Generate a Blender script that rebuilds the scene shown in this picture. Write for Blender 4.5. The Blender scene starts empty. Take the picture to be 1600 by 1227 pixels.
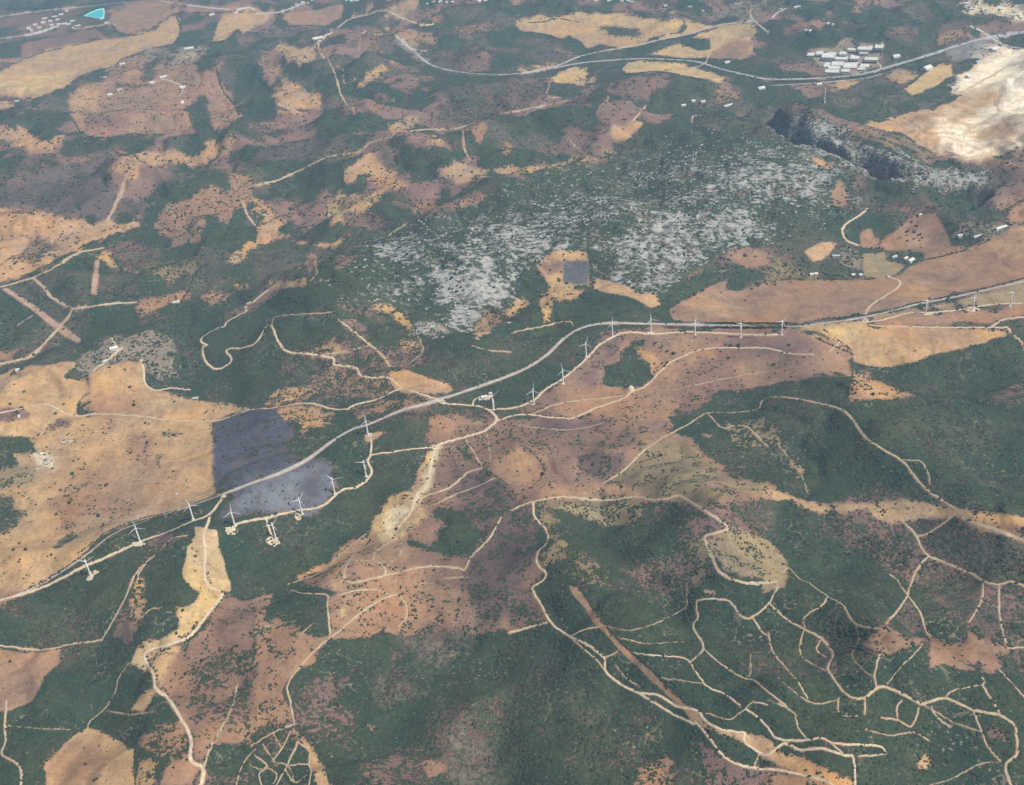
import bpy, math, random
import numpy as np
from mathutils import Matrix, Vector

random.seed(7)
RNG = np.random.default_rng(11)
scene = bpy.context.scene
COL = scene.collection

# ------------------------------------------------------------------ camera
CAM_H = 1800.0
F_PX = 1700.0
DEP = math.radians(32.0)
ROLL = math.radians(5.5)
CX, CY = 800.0, 613.5
fwd = np.array([0.0, math.cos(DEP), -math.sin(DEP)])
up0 = np.array([0.0, math.sin(DEP), math.cos(DEP)])
rt0 = np.array([1.0, 0.0, 0.0])
UPV = math.cos(ROLL) * up0 + math.sin(ROLL) * rt0
RTV = math.cos(ROLL) * rt0 - math.sin(ROLL) * up0
cam = bpy.data.cameras.new('camera')
cam.sensor_width = 36.0
cam.lens = 36.0 * F_PX / 1600.0
cam.clip_start = 5.0
cam.clip_end = 90000.0
camo = bpy.data.objects.new('camera', cam)
COL.objects.link(camo)
camo.matrix_world = Matrix(((RTV[0], UPV[0], -fwd[0], 0), (RTV[1], UPV[1], -fwd[1], 0),
                            (RTV[2], UPV[2], -fwd[2], CAM_H), (0, 0, 0, 1)))
scene.camera = camo

# ------------------------------------------------------------------ light
SUN_TO = Vector((-24.0, 14.0, -40.0)).normalized()      # direction the light travels
sun_el = math.asin(-SUN_TO.z)
sun_az = math.atan2(-SUN_TO.x, -SUN_TO.y)
world = bpy.data.worlds.new('World')
scene.world = world
world.use_nodes = True
wn = world.node_tree
bg = wn.nodes['Background']
sky = wn.nodes.new('ShaderNodeTexSky')
sky.sky_type = 'NISHITA'
sky.sun_disc = False
sky.sun_elevation = sun_el
sky.sun_rotation = sun_az
sky.altitude = 300
sky.dust_density = 2.0
wn.links.new(sky.outputs[0], bg.inputs[0])
bg.inputs[1].default_value = 0.052
sun = bpy.data.lights.new('sun', 'SUN')
sun.energy = 5.0
sun.angle = math.radians(0.5)
sun.color = (1.0, 0.94, 0.83)
suno = bpy.data.objects.new('sun', sun)
suno.rotation_euler = SUN_TO.to_track_quat('-Z', 'Y').to_euler()
suno.location = (3000, -2000, 6000)
COL.objects.link(suno)
HAZE_DENSITY = 4.6e-5
scene.view_settings.view_transform = 'Standard'
scene.view_settings.look = 'None'
scene.view_settings.gamma = 1.0
scene.view_settings.exposure = 0.08
scene.cycles.use_denoising = True
scene.cycles.max_bounces = 4
scene.cycles.diffuse_bounces = 2
scene.cycles.volume_bounces = 1
scene.cycles.transparent_max_bounces = 8

# ------------------------------------------------------------------ noise
def _h(ix, iy, s):
    n = (ix.astype(np.int64) * 374761393 + iy.astype(np.int64) * 668265263 + s * 974711) & 0x7fffffff
    n = ((n ^ (n >> 13)) * 1274126177) & 0x7fffffff
    return ((n ^ (n >> 16)) & 0xffff) / 65535.0
def vn(x, y, lam, s):
    x = np.asarray(x, float) / lam + 1000.0; y = np.asarray(y, float) / lam + 1000.0
    ix = np.floor(x); iy = np.floor(y); fx = x - ix; fy = y - iy
    fx = fx * fx * fx * (fx * (fx * 6 - 15) + 10); fy = fy * fy * fy * (fy * (fy * 6 - 15) + 10)
    a = _h(ix, iy, s); b = _h(ix + 1, iy, s); c = _h(ix, iy + 1, s); d = _h(ix + 1, iy + 1, s)
    return (a + (b - a) * fx) * (1 - fy) + (c + (d - c) * fx) * fy
def fbm(x, y, lam, s, o=3):
    t = 0; a = 1; w = 0
    for k in range(o):
        t = t + a * vn(x, y, lam / 2 ** k, s + 17 * k); w += a; a *= 0.5
    return t / w
def sstep(a, b, x):
    t = np.clip((x - a) / (b - a), 0, 1)
    return t * t * (3 - 2 * t)

# ------------------------------------------------------------------ photo pixel <-> place
def ray(px, py):
    px = np.asarray(px, float); py = np.asarray(py, float)
    return (fwd[None] * F_PX + RTV[None] * (px - CX)[:, None] + UPV[None] * (CY - py)[:, None])
def plane_pt(px, py, z=0.0):
    d = ray(np.atleast_1d(px), np.atleast_1d(py))
    t = (z - CAM_H) / d[:, 2]
    return d[:, 0] * t, d[:, 1] * t
def to_px(x, y, z):
    r = np.stack([x, y, z - CAM_H], -1)
    w = r @ fwd
    w = np.where(w < 1, 1, w)
    return CX + F_PX * (r @ RTV) / w, CY - F_PX * (r @ UPV) / w
S = 3.9575
ROWY = (0, 300, 610, 917)
def T(c, r, pts):                     # tracing tiles: 400 px wide, enlarged S times
    return [(400 * c + x / S, ROWY[r] + y / S) for x, y in pts]

# ------------------------------------------------------------------ relief
RIDGES = [  # pixel polyline, guessed elevation, height, half-width (m)
    ([(0, 930), (130, 890), (300, 800), (450, 750), (600, 690), (760, 640), (880, 560), (960, 515), (1150, 515), (1350, 495), (1600, 450)], 40, 42, 230),
    ([(560, 430), (700, 420), (820, 380), (960, 350), (1100, 310), (1230, 260)], 110, 125, 260),
    ([(1080, 240), (1210, 215), (1300, 250), (1400, 285)], 110, 55, 140),
    ([(1262, 188), (1350, 212), (1460, 262)], 90, 66, 135),
    ([(380, 225), (480, 205), (560, 190)], 70, 85, 300),
    ([(60, 300), (180, 300), (300, 290)], 60, 70, 260),
    ([(640, 240), (760, 215), (860, 200), (940, 190)], 60, 75, 220),
    ([(900, 170), (1050, 130)], 50, 50, 200),
    ([(450, 90), (620, 120), (700, 130)], 50, 70, 300),
    ([(60, 480), (150, 450), (240, 420)], 50, 45, 200),
    ([(360, 520), (440, 540), (520, 530)], 40, 40, 150),
    ([(560, 560), (640, 540), (720, 560)], 45, 30, 130),
    ([(880, 895), (960, 985), (1040, 1080), (1130, 1150), (1330, 1200)], 40, 55, 120),
    ([(1330, 640), (1400, 720), (1500, 800), (1600, 830)], 40, 45, 130),
    ([(1090, 780), (1150, 840), (1200, 910), (1280, 960), (1340, 1090), (1450, 1100), (1580, 1130)], 40, 50, 110),
    ([(1110, 940), (1090, 1010), (1200, 1130)], 20, 26, 70),
    ([(1400, 920), (1370, 990), (1365, 1080)], 40, 26, 80),
    ([(320, 800), (330, 910), (240, 1030), (300, 1190)], 30, 28, 90),
    ([(640, 800), (560, 900), (520, 1000)], 30, 22, 110),
    ([(480, 1020), (460, 1120), (520, 1227)], 30, 22, 90),
    ([(1450, 640), (1540, 680), (1640, 720)], 30, 40, 110),
]
VALLEYS = [
    ([(-80, 580), (90, 545), (210, 500), (330, 450), (480, 430), (600, 370), (700, 320), (820, 285), (960, 250)], 0, -32, 110),
    ([(940, 830), (965, 900), (1010, 960), (1060, 1000)], 0, -34, 75),
    ([(1180, 880), (1300, 880), (1380, 860), (1480, 900)], 0, -34, 90),
    ([(1250, 990), (1270, 1060), (1300, 1150)], 0, -9, 60),
    ([(1420, 1020), (1480, 1060), (1600, 1080)], 0, -18, 60),
    ([(1330, 570), (1420, 590), (1540, 590), (1640, 560)], 0, -40, 110),
    ([(700, 1227), (640, 1120), (700, 1030)], 0, -20, 90),
    ([(780, 1227), (800, 1120), (780, 1030)], 0, -24, 70),
    ([(100, 950), (200, 1080), (150, 1150)], 0, -26, 110),
    ([(380, 880), (440, 900), (520, 850), (580, 770)], 0, -24, 110),
    ([(900, 470), (1040, 478), (1150, 440)], 10, -16, 120),
    ([(0, 190), (250, 215), (420, 180), (700, 160)], 0, -30, 220),
]
GORGE = ([(1196, 190), (1215, 215), (1265, 235), (1310, 262), (1350, 268), (1390, 292), (1450, 300), (1530, 285)], 20, -74, 44)
def seg_dist(x, y, X, Y):
    best = np.full(x.shape, 1e18)
    for i in range(len(X) - 1):
        dx, dy = X[i + 1] - X[i], Y[i + 1] - Y[i]
        L = dx * dx + dy * dy + 1e-9
        t = np.clip(((x - X[i]) * dx + (y - Y[i]) * dy) / L, 0, 1)
        d = (x - X[i] - t * dx) ** 2 + (y - Y[i] - t * dy) ** 2
        best = np.minimum(best, d)
    return np.sqrt(best)
_feat = []
for pl, z, hgt, wid in RIDGES + VALLEYS + [GORGE]:
    p = np.array(pl, float)
    X, Y = plane_pt(p[:, 0], p[:, 1], z)
    _feat.append((X, Y, hgt * (1.35 if wid < 140 else 1.1), wid))
SMOOTH = []
for u_, v_, r_ in ((120, 690, 330), (250, 640, 300), (1250, 455, 330), (1450, 440, 420), (1080, 570, 300), (1420, 520, 300), (110, 780, 250), (1560, 470, 300), (150, 28, 700), (60, 40, 600), (900, 108, 420), (1060, 95, 420), (1200, 118, 420), (1330, 100, 450), (1460, 92, 450), (720, 108, 380), (650, 80, 300), (900, 50, 600), (1080, 55, 500), (1170, 70, 400), (120, 85, 700), (250, 50, 600), (200, 145, 450), (1460, 125, 350), (480, 25, 500), (1000, 108, 380), (900, 590, 220), (800, 625, 200)):
    X, Y = plane_pt(u_, v_, 40)
    SMOOTH.append((X[0], Y[0], r_))
QX, QY = (float(v[0]) for v in plane_pt(1530, 205, 10))
def height(x, y):
    x = np.asarray(x, float); y = np.asarray(y, float)
    wx = x + 60 * (vn(x, y, 260, 5) - .5) + 25 * (vn(x, y, 90, 6) - .5)
    wy = y + 60 * (vn(x, y, 260, 7) - .5) + 25 * (vn(x, y, 90, 8) - .5)
    r = np.sqrt(x * x + y * y)
    far = sstep(2600, 5200, r)
    sm = np.zeros(x.shape)
    for X, Y, R_ in SMOOTH:
        sm = np.maximum(sm, np.exp(-((x - X) ** 2 + (y - Y) ** 2) / R_ ** 2))
    ro = 1 - .85 * sstep(.15, .7, sm)
    h = (fbm(x, y, 1100, 31, 2) - .5) * (60 + 110 * far)
    h += ro * (fbm(x, y, 330, 41, 3) - .5) * (34 + 40 * far)
    ax, ay = .83 * wx + .56 * wy, -.56 * wx + .83 * wy
    rg = 1.02 - np.sqrt((1.3 * fbm(ax, ay, 560, 43, 2) * 2 - 1.3) ** 2 + .02)
    r2 = 1.02 - np.sqrt((1.2 * fbm(ay, ax, 215, 44, 2) * 2 - 1.2) ** 2 + .02)
    rg = np.clip(rg, 0, 1); r2 = np.clip(r2, 0, 1)
    h += ro * (rg ** 1.5 * (56 + 50 * far) + r2 ** 1.5 * (27 + 14 * far) * (.4 + .6 * rg)) - 20
    for X, Y, hg, wd in _feat:
        lo, hi = X.min() - 3.2 * wd, X.max() + 3.2 * wd
        m = (x > lo) & (x < hi) & (y > Y.min() - 3.2 * wd) & (y < Y.max() + 3.2 * wd)
        if m.any():
            d = seg_dist(wx[m], wy[m], X, Y)
            q = np.exp(-(d / wd) ** 2)
            if wd < 50:
                q = sstep(0.12, 0.75, q)
            h[m] += hg * q
    # eroded gullies
    g = np.abs(fbm(ax, ay, 190, 77, 2) - .5) * 2.6
    h += -(9.0 + 7 * far) * ro * (1 - sstep(0.0, 0.4, g))
    gX, gY = _feat[-1][0], _feat[-1][1]
    m = (np.abs(x - gX.mean()) < 1500) & (np.abs(y - gY.mean()) < 1500)
    if m.any():
        dg = seg_dist(x[m], y[m], gX, gY)
        jag = (np.abs(fbm(x[m], y[m], 75, 88, 3) - .5) * 2)
        h[m] += 46 * (.5 - jag) * np.exp(-(dg / 190) ** 2)
    # quarry pit with benches
    dq = np.sqrt(((wx - QX) / 1.15) ** 2 + (wy - QY) ** 2)
    pit = sstep(380, 50, dq) * 105
    b = 17.0
    pit = np.floor(pit / b) * b + b * sstep(.45, 1.0, (pit / b) % 1.0)
    return h - pit
def ground_pt(px, py):
    px = np.atleast_1d(np.asarray(px, float)); py = np.atleast_1d(np.asarray(py, float))
    d = ray(px, py)
    z = np.zeros(len(px))
    for k in range(26):
        t = (z - CAM_H) / d[:, 2]
        zn = height(d[:, 0] * t, d[:, 1] * t)
        z = z * .5 + zn * .5 if k else zn
    t = (z - CAM_H) / d[:, 2]
    x, y = d[:, 0] * t, d[:, 1] * t
    return x, y, height(x, y)

# ------------------------------------------------------------------ object helpers
def link(name, mesh, mat=None, parent=None, **props):
    o = bpy.data.objects.new(name, mesh)
    COL.objects.link(o)
    if mesh is not None and mat is not None and len(mesh.materials) == 0:
        mesh.materials.append(mat)
    if parent is not None:
        o.parent = parent
    for k, v in props.items():
        if v is not None:
            o[k] = v
    return o
def mesh_from(name, verts, faces, smooth=False):
    m = bpy.data.meshes.new(name)
    m.from_pydata([tuple(v) for v in verts], [], faces)
    if smooth:
        m.polygons.foreach_set('use_smooth', [True] * len(m.polygons))
    m.update()
    return m
def grid_mesh(name, co, quads, attrs, smooth=True):
    m = bpy.data.meshes.new(name)
    nv, nf = len(co), len(quads)
    m.vertices.add(nv); m.vertices.foreach_set('co', co.astype(np.float32).ravel())
    m.loops.add(nf * 4); m.loops.foreach_set('vertex_index', quads.astype(np.int32).ravel())
    m.polygons.add(nf)
    m.polygons.foreach_set('loop_start', np.arange(0, nf * 4, 4, dtype=np.int32))
    m.polygons.foreach_set('loop_total', np.full(nf, 4, dtype=np.int32))
    m.polygons.foreach_set('use_smooth', np.full(nf, smooth, dtype=bool))
    m.update(calc_edges=True)
    for k, v in attrs.items():
        a = m.attributes.new(k, 'FLOAT_COLOR', 'POINT')
        a.data.foreach_set('color', np.concatenate([v, np.ones((nv, 1))], 1).astype(np.float32).ravel())
    return m

# ------------------------------------------------------------------ materials
def new_mat(name):
    m = bpy.data.materials.new(name)
    m.use_nodes = True
    nt = m.node_tree
    b = nt.nodes['Principled BSDF']
    b.inputs['Roughness'].default_value = 0.9
    b.inputs['Specular IOR Level'].default_value = 0.15
    return m, nt, b
class NB:
    def __init__(s, nt): s.nt = nt
    def n(s, t, **kw):
        x = s.nt.nodes.new(t)
        for k, v in kw.items(): setattr(x, k, v)
        return x
    def l(s, a, b): s.nt.links.new(a, b)
    def put(s, sock, v):
        if hasattr(v, 'links') or isinstance(v, bpy.types.NodeSocket): s.l(v, sock)
        else: sock.default_value = v
    def math(s, op, a, b=0.0, c=None, clamp=False):
        x = s.n('ShaderNodeMath', operation=op); x.use_clamp = clamp
        s.put(x.inputs[0], a); s.put(x.inputs[1], b)
        if c is not None: s.put(x.inputs[2], c)
        return x.outputs[0]
    def mix(s, f, a, b, blend='MIX'):
        x = s.n('ShaderNodeMix', data_type='RGBA', blend_type=blend)
        s.put(x.inputs[0], f); s.put(x.inputs[6], a); s.put(x.inputs[7], b)
        return x.outputs[2]
    def noise(s, vec, scale, detail=3.0, rough=0.55):
        x = s.n('ShaderNodeTexNoise'); s.l(vec, x.inputs['Vector'])
        x.inputs['Scale'].default_value = scale; x.inputs['Detail'].default_value = detail
        x.inputs['Roughness'].default_value = rough
        return x.outputs[0]
    def ramp(s, v, a, b):
        x = s.n('ShaderNodeMapRange', interpolation_type='SMOOTHSTEP')
        s.put(x.inputs[0], v); s.put(x.inputs[1], a); s.put(x.inputs[2], b)
        return x.outputs[0]
def C4(r, g, b): return (r, g, b, 1.0)

def ground_material():
    m, nt, bs = new_mat('land_cover')
    k = NB(nt)
    tc = k.n('ShaderNodeTexCoord')
    P = tc.outputs['Object']
    soil = k.n('ShaderNodeAttribute', attribute_name='Soil').outputs['Color']
    cov = k.n('ShaderNodeSeparateColor'); k.l(k.n('ShaderNodeAttribute', attribute_name='Cover').outputs['Color'], cov.inputs[0])
    scrub, rock, dry = cov.outputs[0], cov.outputs[1], cov.outputs[2]
    nL = k.noise(P, 1 / 240, 3)
    nM = k.noise(P, 1 / 55, 4, .6)
    nS = k.noise(P, 1 / 11, 3, .6)
    nF = k.noise(P, 1 / 4.0, 2, .6)
    # bare soil and stubble
    v = k.math('MULTIPLY_ADD', nM, 1.0, .50)
    v = k.math('ADD', v, k.math('MULTIPLY_ADD', nL, .9, -.45))
    v = k.math('ADD', v, k.math('MULTIPLY_ADD', nS, .9, -.45))
    v = k.math('ADD', v, k.math('MULTIPLY_ADD', nF, .7, -.35))
    hs = k.n('ShaderNodeHueSaturation'); k.l(soil, hs.inputs['Color']); k.l(v, hs.inputs['Value'])
    k.l(k.math('MULTIPLY_ADD', nL, .8, .66), hs.inputs['Saturation'])
    base = hs.outputs[0]
    mp = k.n('ShaderNodeMapping'); k.l(P, mp.inputs[0]); mp.inputs['Scale'].default_value = (1.0, 0.22, 1.0); mp.inputs['Rotation'].default_value = (0, 0, .9)
    nT = k.noise(mp.outputs[0], 1 / 26, 2)
    base = k.mix(k.math('MULTIPLY', k.ramp(nT, .48, .7), .45), base, k.mix(.55, base, C4(.17, .11, .08)))
    base = k.mix(k.math('MULTIPLY', k.ramp(k.noise(P, 1 / 17, 2), .60, .70), .5), base, C4(.15, .11, .075))
    # scrub
    comb = k.math('ADD', k.math('MULTIPLY', nM, .36), k.math('MULTIPLY', nS, .74))
    comb = k.math('ADD', comb, k.math('MULTIPLY_ADD', nF, .28, -.19))
    thr = k.math('MULTIPLY_ADD', scrub, -.40, .72)
    sm = k.ramp(comb, thr, k.math('ADD', thr, .06))
    sm = k.math('MULTIPLY', sm, k.ramp(scrub, .0, .06))
    nV = k.noise(P, 1 / 130, 4, .6)
    g = k.mix(k.ramp(nL, .38, .62), C4(.029, .058, .038), C4(.050, .072, .038))
    g = k.mix(k.math('MULTIPLY', k.ramp(nV, .45, .66), .8), g, C4(.024, .050, .038))
    g = k.mix(k.math('MULTIPLY', k.ramp(nM, .48, .64), .40), g, C4(.066, .086, .044))
    g = k.mix(k.math('MULTIPLY', k.ramp(nS, .50, .72), .7), g, C4(.098, .102, .060))
    g = k.mix(k.math('MULTIPLY', k.ramp(nF, .45, .68), .65), g, C4(.017, .035, .025))
    nQ = k.noise(P, 1 / 7.5, 2, .5)
    g = k.mix(k.math('MULTIPLY', k.ramp(k.math('ADD', nQ, k.math('MULTIPLY', nV, .5)), .91, 1.0), .6), g, C4(.34, .28, .19))
    g = k.mix(k.math('MULTIPLY', dry, k.ramp(nS, .36, .60)), g, C4(.19, .145, .12))
    # goat tracks and gaps between the bushes
    nW = k.noise(P, 1 / 95, 3, .5)
    ln = k.ramp(k.math('ABSOLUTE', k.math('SUBTRACT', nW, .5)), .011, .004)
    ln = k.math('MULTIPLY', ln, k.ramp(k.math('ADD', nV, k.math('MULTIPLY', nF, .35)), .66, .80))
    g = k.mix(k.math('MULTIPLY', ln, .4), g, C4(.34, .26, .18))
    col = k.mix(sm, base, g)
    # limestone
    mr = k.n('ShaderNodeMapping'); k.l(P, mr.inputs[0]); mr.inputs['Scale'].default_value = (.55, 1.0, 1.0); mr.inputs['Rotation'].default_value = (0, 0, -.5)
    nR = k.noise(mr.outputs[0], 1 / 14, 4, .6)
    rc = k.math('ADD', k.math('MULTIPLY', nR, .60), k.math('MULTIPLY', nM, .40))
    rt = k.math('MULTIPLY_ADD', rock, -.27, .69)
    rm = k.math('MULTIPLY', k.ramp(rc, k.math('SUBTRACT', rt, .05), k.math('ADD', rt, .09)), .92)
    rm = k.math('MULTIPLY', rm, k.ramp(rock, .02, .12))
    rcol = k.mix(nF, C4(.32, .32, .31), C4(.54, .53, .51))
    rcol = k.mix(k.ramp(nS, .5, .7), rcol, C4(.30, .28, .27))
    col = k.mix(rm, col, rcol)
    k.l(col, bs.inputs['Base Color'])
    bp = k.n('ShaderNodeBump'); bp.inputs['Strength'].default_value = .7; bp.inputs['Distance'].default_value = 1.0
    hh = k.math('ADD', k.math('MULTIPLY', sm, k.math('MULTIPLY_ADD', nS, 6.0, 1.0)), k.math('MULTIPLY', nF, .5))
    hh = k.math('ADD', hh, k.math('MULTIPLY', rm, k.math('MULTIPLY', nR, 9.0)))
    k.l(hh, bp.inputs['Height']); k.l(bp.outputs[0], bs.inputs['Normal'])
    return m
def simple_mat(name, c0, c1, lam=8.0, rough=.9, rnd=0.0, spec=.15):
    m, nt, bs = new_mat(name)
    k = NB(nt)
    P = k.n('ShaderNodeNewGeometry').outputs['Position']
    n = k.noise(P, 1 / lam, 3, .6)
    c = k.mix(k.ramp(n, .3, .7), C4(*c0), C4(*c1))
    if rnd:
        oi = k.n('ShaderNodeObjectInfo').outputs['Random']
        hs = k.n('ShaderNodeHueSaturation'); k.l(c, hs.inputs['Color'])
        k.l(k.math('MULTIPLY_ADD', oi, rnd, 1 - rnd / 2), hs.inputs['Value'])
        k.l(k.math('MULTIPLY_ADD', oi, .06, .47), hs.inputs['Hue'])
        c = hs.outputs[0]
    k.l(c, bs.inputs['Base Color'])
    bs.inputs['Roughness'].default_value = rough
    bs.inputs['Specular IOR Level'].default_value = spec
    return m
M_GROUND = ground_material()
M_TRACK = simple_mat('pale_dirt', (.46, .37, .26), (.64, .53, .39), 9)
M_TRACK2 = simple_mat('tan_dirt', (.38, .30, .20), (.52, .42, .29), 9)
def overgrown_mat():
    m, nt, bs = new_mat('overgrown_dirt')
    k = NB(nt)
    P = k.n('ShaderNodeNewGeometry').outputs['Position']
    c = k.mix(k.ramp(k.noise(P, 1 / 8, 3, .6), .3, .7), C4(.32, .255, .175), C4(.47, .38, .265))
    c = k.mix(k.ramp(k.noise(P, 1 / 24, 3, .6), .50, .62), c, C4(.105, .105, .066))
    k.l(c, bs.inputs['Base Color'])
    return m
M_TRACK3 = overgrown_mat()
M_BREAK = simple_mat('reddish_dirt', (.34, .22, .16), (.46, .32, .23), 12)
M_ROAD = simple_mat('weathered_asphalt', (.34, .32, .30), (.46, .43, .40), 18, .85)
M_MOTOR = simple_mat('motorway_asphalt', (.26, .26, .28), (.36, .36, .37), 30, .85)
M_LANE = simple_mat('pale_lane_verge', (.42, .41, .40), (.52, .50, .48), 30, .85)
M_WHITE = simple_mat('white_turbine_paint', (.78, .78, .77), (.82, .82, .81), 20, .45, spec=.4)
M_WALL = simple_mat('whitewashed_wall', (.52, .50, .46), (.72, .70, .65), 6, .85)
M_TILE = simple_mat('clay_roof', (.36, .20, .13), (.46, .28, .19), 3)
M_WROOF = simple_mat('white_sheet_roof', (.50, .50, .48), (.80, .80, .78), 9, .6)
M_GREY = simple_mat('grey_sheet_roof', (.40, .40, .40), (.50, .50, .49), 10, .6)
M_LEAF = simple_mat('bush_foliage', (.026, .046, .028), (.055, .070, .036), 3.0, .9, .6)
M_LEAF2 = simple_mat('tree_foliage', (.022, .034, .020), (.050, .058, .030), 3.0, .9, .5)
M_BARK = simple_mat('bark', (.10, .075, .05), (.16, .12, .09), 1.5)
M_ROCK = simple_mat('pale_limestone', (.28, .28, .28), (.52, .51, .49), 5.0, .9, .4)
M_CONC = simple_mat('concrete', (.50, .48, .45), (.60, .58, .54), 5.0)

# ------------------------------------------------------------------ land cover
PAL = dict(tan=(.45, .300, .170), pink=(.315, .195, .130), mauve=(.195, .125, .108), yellow=(.52, .375, .200),
           pale=(.68, .58, .42), white=(.87, .76, .60), cream=(.80, .67, .44), orange=(.455, .285, .165), olive=(.24, .185, .110),
           straw=(.305, .238, .145), burnt=(.078, .080, .108), ash=(.172, .182, .212), slate=(.105, .110, .125),
           heath=(.115, .094, .092), grey=(.29, .24, .185), yard=(.23, .215, .205))
# name (or None), tile column, tile row, outline, soil, scrub, rock, wobble px, feather px
L = []
def A(c, r, pts, soil, scrub, rock=0.0, wob=3.0, fe=1.6, name=None, dry=None, label=None):
    L.append((T(c, r, pts) if c is not None else pts, soil, scrub, rock, wob, fe, name, dry, label))
FIELD = 'stubble_field'
# --- top left
A(0,0,[(0,1110),(200,1090),(350,1040),(600,970),(700,960),(650,1080),(720,1120),(760,1300),(0,1300)],'heath',.35,wob=8,fe=6)
A(0,0,[(660,70),(780,20),(1100,30),(1580,60),(1583,75),(1110,75),(1000,130),(950,190),(830,205),(740,200),(680,150)],'pink',.15)
A(0,0,[(250,240),(450,195),(600,170),(690,200),(640,245),(420,285),(260,315)],'mauve',.35)
A(0,0,[(-50,100),(250,80),(400,60),(390,90),(150,150),(-50,190)],'mauve',.3)
A(0,0,[(-50,350),(90,375),(-50,430)],'pink',.3)
A(0,0,[(-60,480),(110,390),(240,325),(420,290),(560,260),(700,240),(870,215),(960,190),(1010,130),(1085,90),(1110,100),(1110,190),(1090,255),(1060,280),(940,295),(840,330),(750,365),(700,410),(560,440),(450,500),(390,550),(250,600),(140,620),(110,600),(-60,590)],'tan',.02,wob=1.5,name=FIELD,label='long tan stubble field in the far left, above a dark hedge line')
A(0,0,[(-60,480),(430,470),(420,520),(360,560),(200,590),(-60,530)],'yellow',.02,fe=5)
A(0,0,[(-50,610),(80,650),(80,660),(-50,675)],'tan',.05)
A(0,0,[(385,620),(480,540),(640,470),(700,420),(870,340),(920,390),(890,500),(940,520),(960,400),(1070,380),(1230,380),(1230,430),(1320,420),(1390,350),(1360,480),(1420,570),(1480,720),(1400,790),(1320,805),(1230,810),(1050,830),(800,825),(640,850),(520,830),(450,740)],'pink',.2)
A(0,0,[(400,600),(600,560),(650,680),(480,740)],'orange',.08,fe=5)
A(0,0,[(640,510),(900,530),(700,560)],'pink',.6)
A(0,0,[(500,700),(740,690),(760,790),(600,800)],'mauve',.35,fe=4)
A(0,0,[(900,300),(1290,300),(1280,370),(930,390)],'grey',.4)
A(0,0,[(1170,640),(1260,620),(1300,740),(1310,810),(1230,810),(1150,720)],'mauve',.95)
A(0,0,[(1240,350),(1320,350),(1310,420),(1230,420)],'mauve',1)
A(0,0,[(1370,90),(1583,80),(1690,80),(1630,150),(1583,160),(1500,215),(1470,170),(1400,250),(1300,265),(1330,200)],'tan',.05,wob=1.5,name=FIELD,label='tan stubble field with a wavy lower edge near the top left road')
A(0,0,[(-50,755),(130,775),(210,830),(260,880),(350,850),(430,830),(420,880),(300,930),(180,945),(140,890),(-50,840)],'orange',.25)
A(0,0,[(700,1050),(740,970),(900,960),(1000,910),(1200,960),(1300,890),(1430,860),(1450,900),(1280,1000),(1150,1020),(940,1010),(860,1080),(720,1085)],'orange',.32,wob=5)
A(0,0,[(1390,1090),(1450,1040),(1583,1060),(1600,1260),(1210,1260),(1230,1180),(1400,1160)],'pink',.42,wob=5)
# --- top centre-left
A(1,0,[(0,920),(250,900),(420,880),(250,980),(100,1000),(-60,1000)],'heath',.4,fe=4)
A(1,0,[(160,110),(200,70),(380,60),(480,30),(600,0),(540,20),(530,110),(430,160),(200,155)],'pink',.05,wob=1.5,name=FIELD,label='pinkish brown field with a small clump of trees near the top edge')
A(1,0,[(600,90),(700,30),(690,70),(620,85)],'yellow',.1)
A(1,0,[(780,70),(830,-10),(1000,-10),(980,40),(880,110)],'tan',.12)
A(1,0,[(160,280),(300,260),(380,270),(390,330),(330,390),(260,410),(180,350),(140,300)],'tan',.32,wob=5)
A(1,0,[(110,560),(180,490),(250,500),(300,540),(390,610),(420,680),(330,680),(270,690),(140,690)],'orange',.22,wob=4)
A(1,0,[(20,330),(150,330),(160,430),(90,560),(40,420)],'pink',.42)
A(1,0,[(380,300),(500,310),(560,350),(430,360)],'pink',.4)
A(1,0,[(640,510),(720,440),(780,390),(850,380),(760,470),(700,530),(650,540)],'tan',.25)
A(1,0,[(670,190),(840,170),(820,200),(690,210)],'tan',.25)
A(1,0,[(640,280),(770,270),(760,310)],'pink',.5)
A(1,0,[(840,200),(900,170),(1050,210),(1150,250),(1100,280),(960,260),(880,230)],'pink',.2)
A(1,0,[(1220,160),(1450,140),(1500,190),(1330,200),(1370,260),(1290,250)],'pink',.5)
A(1,0,[(1060,100),(1160,95),(1140,125),(1070,125)],'pink',.2)
A(1,0,[(860,270),(930,280),(1080,390),(1000,360)],'grey',.2)
A(1,0,[(1140,300),(1350,310),(1300,360),(1100,350)],'mauve',.5)
A(1,0,[(690,630),(850,615),(860,640),(780,650),(820,700),(700,720)],'pink',.45)
A(1,0,[(800,760),(990,730),(990,780),(850,810)],'tan',.4)
A(1,0,[(1080,720),(1300,640),(1583,560),(1640,540),(1640,690),(1300,780),(1130,800)],'mauve',.6,fe=6)
A(1,0,[(1280,800),(1400,770),(1420,850),(1380,880),(1330,800)],'pink',.35)
A(1,0,[(1040,870),(1140,830),(1170,860),(1060,910)],'tan',.4)
A(1,0,[(1510,900),(1583,880),(1600,960),(1520,950)],'pink',.35)
A(1,0,[(1150,1050),(1230,1020),(1400,1040),(1583,1030),(1600,1070),(1380,1090),(1250,1130),(1200,1090)],'tan',.15)
A(1,0,[(580,1000),(700,960),(790,1000),(880,1090),(930,1140),(920,1190),(800,1180),(740,1100),(640,1090),(560,1100)],'orange',.3,wob=5)
A(1,0,[(500,1227),(520,1190),(640,1180),(690,1240)],'tan',.3)
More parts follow.
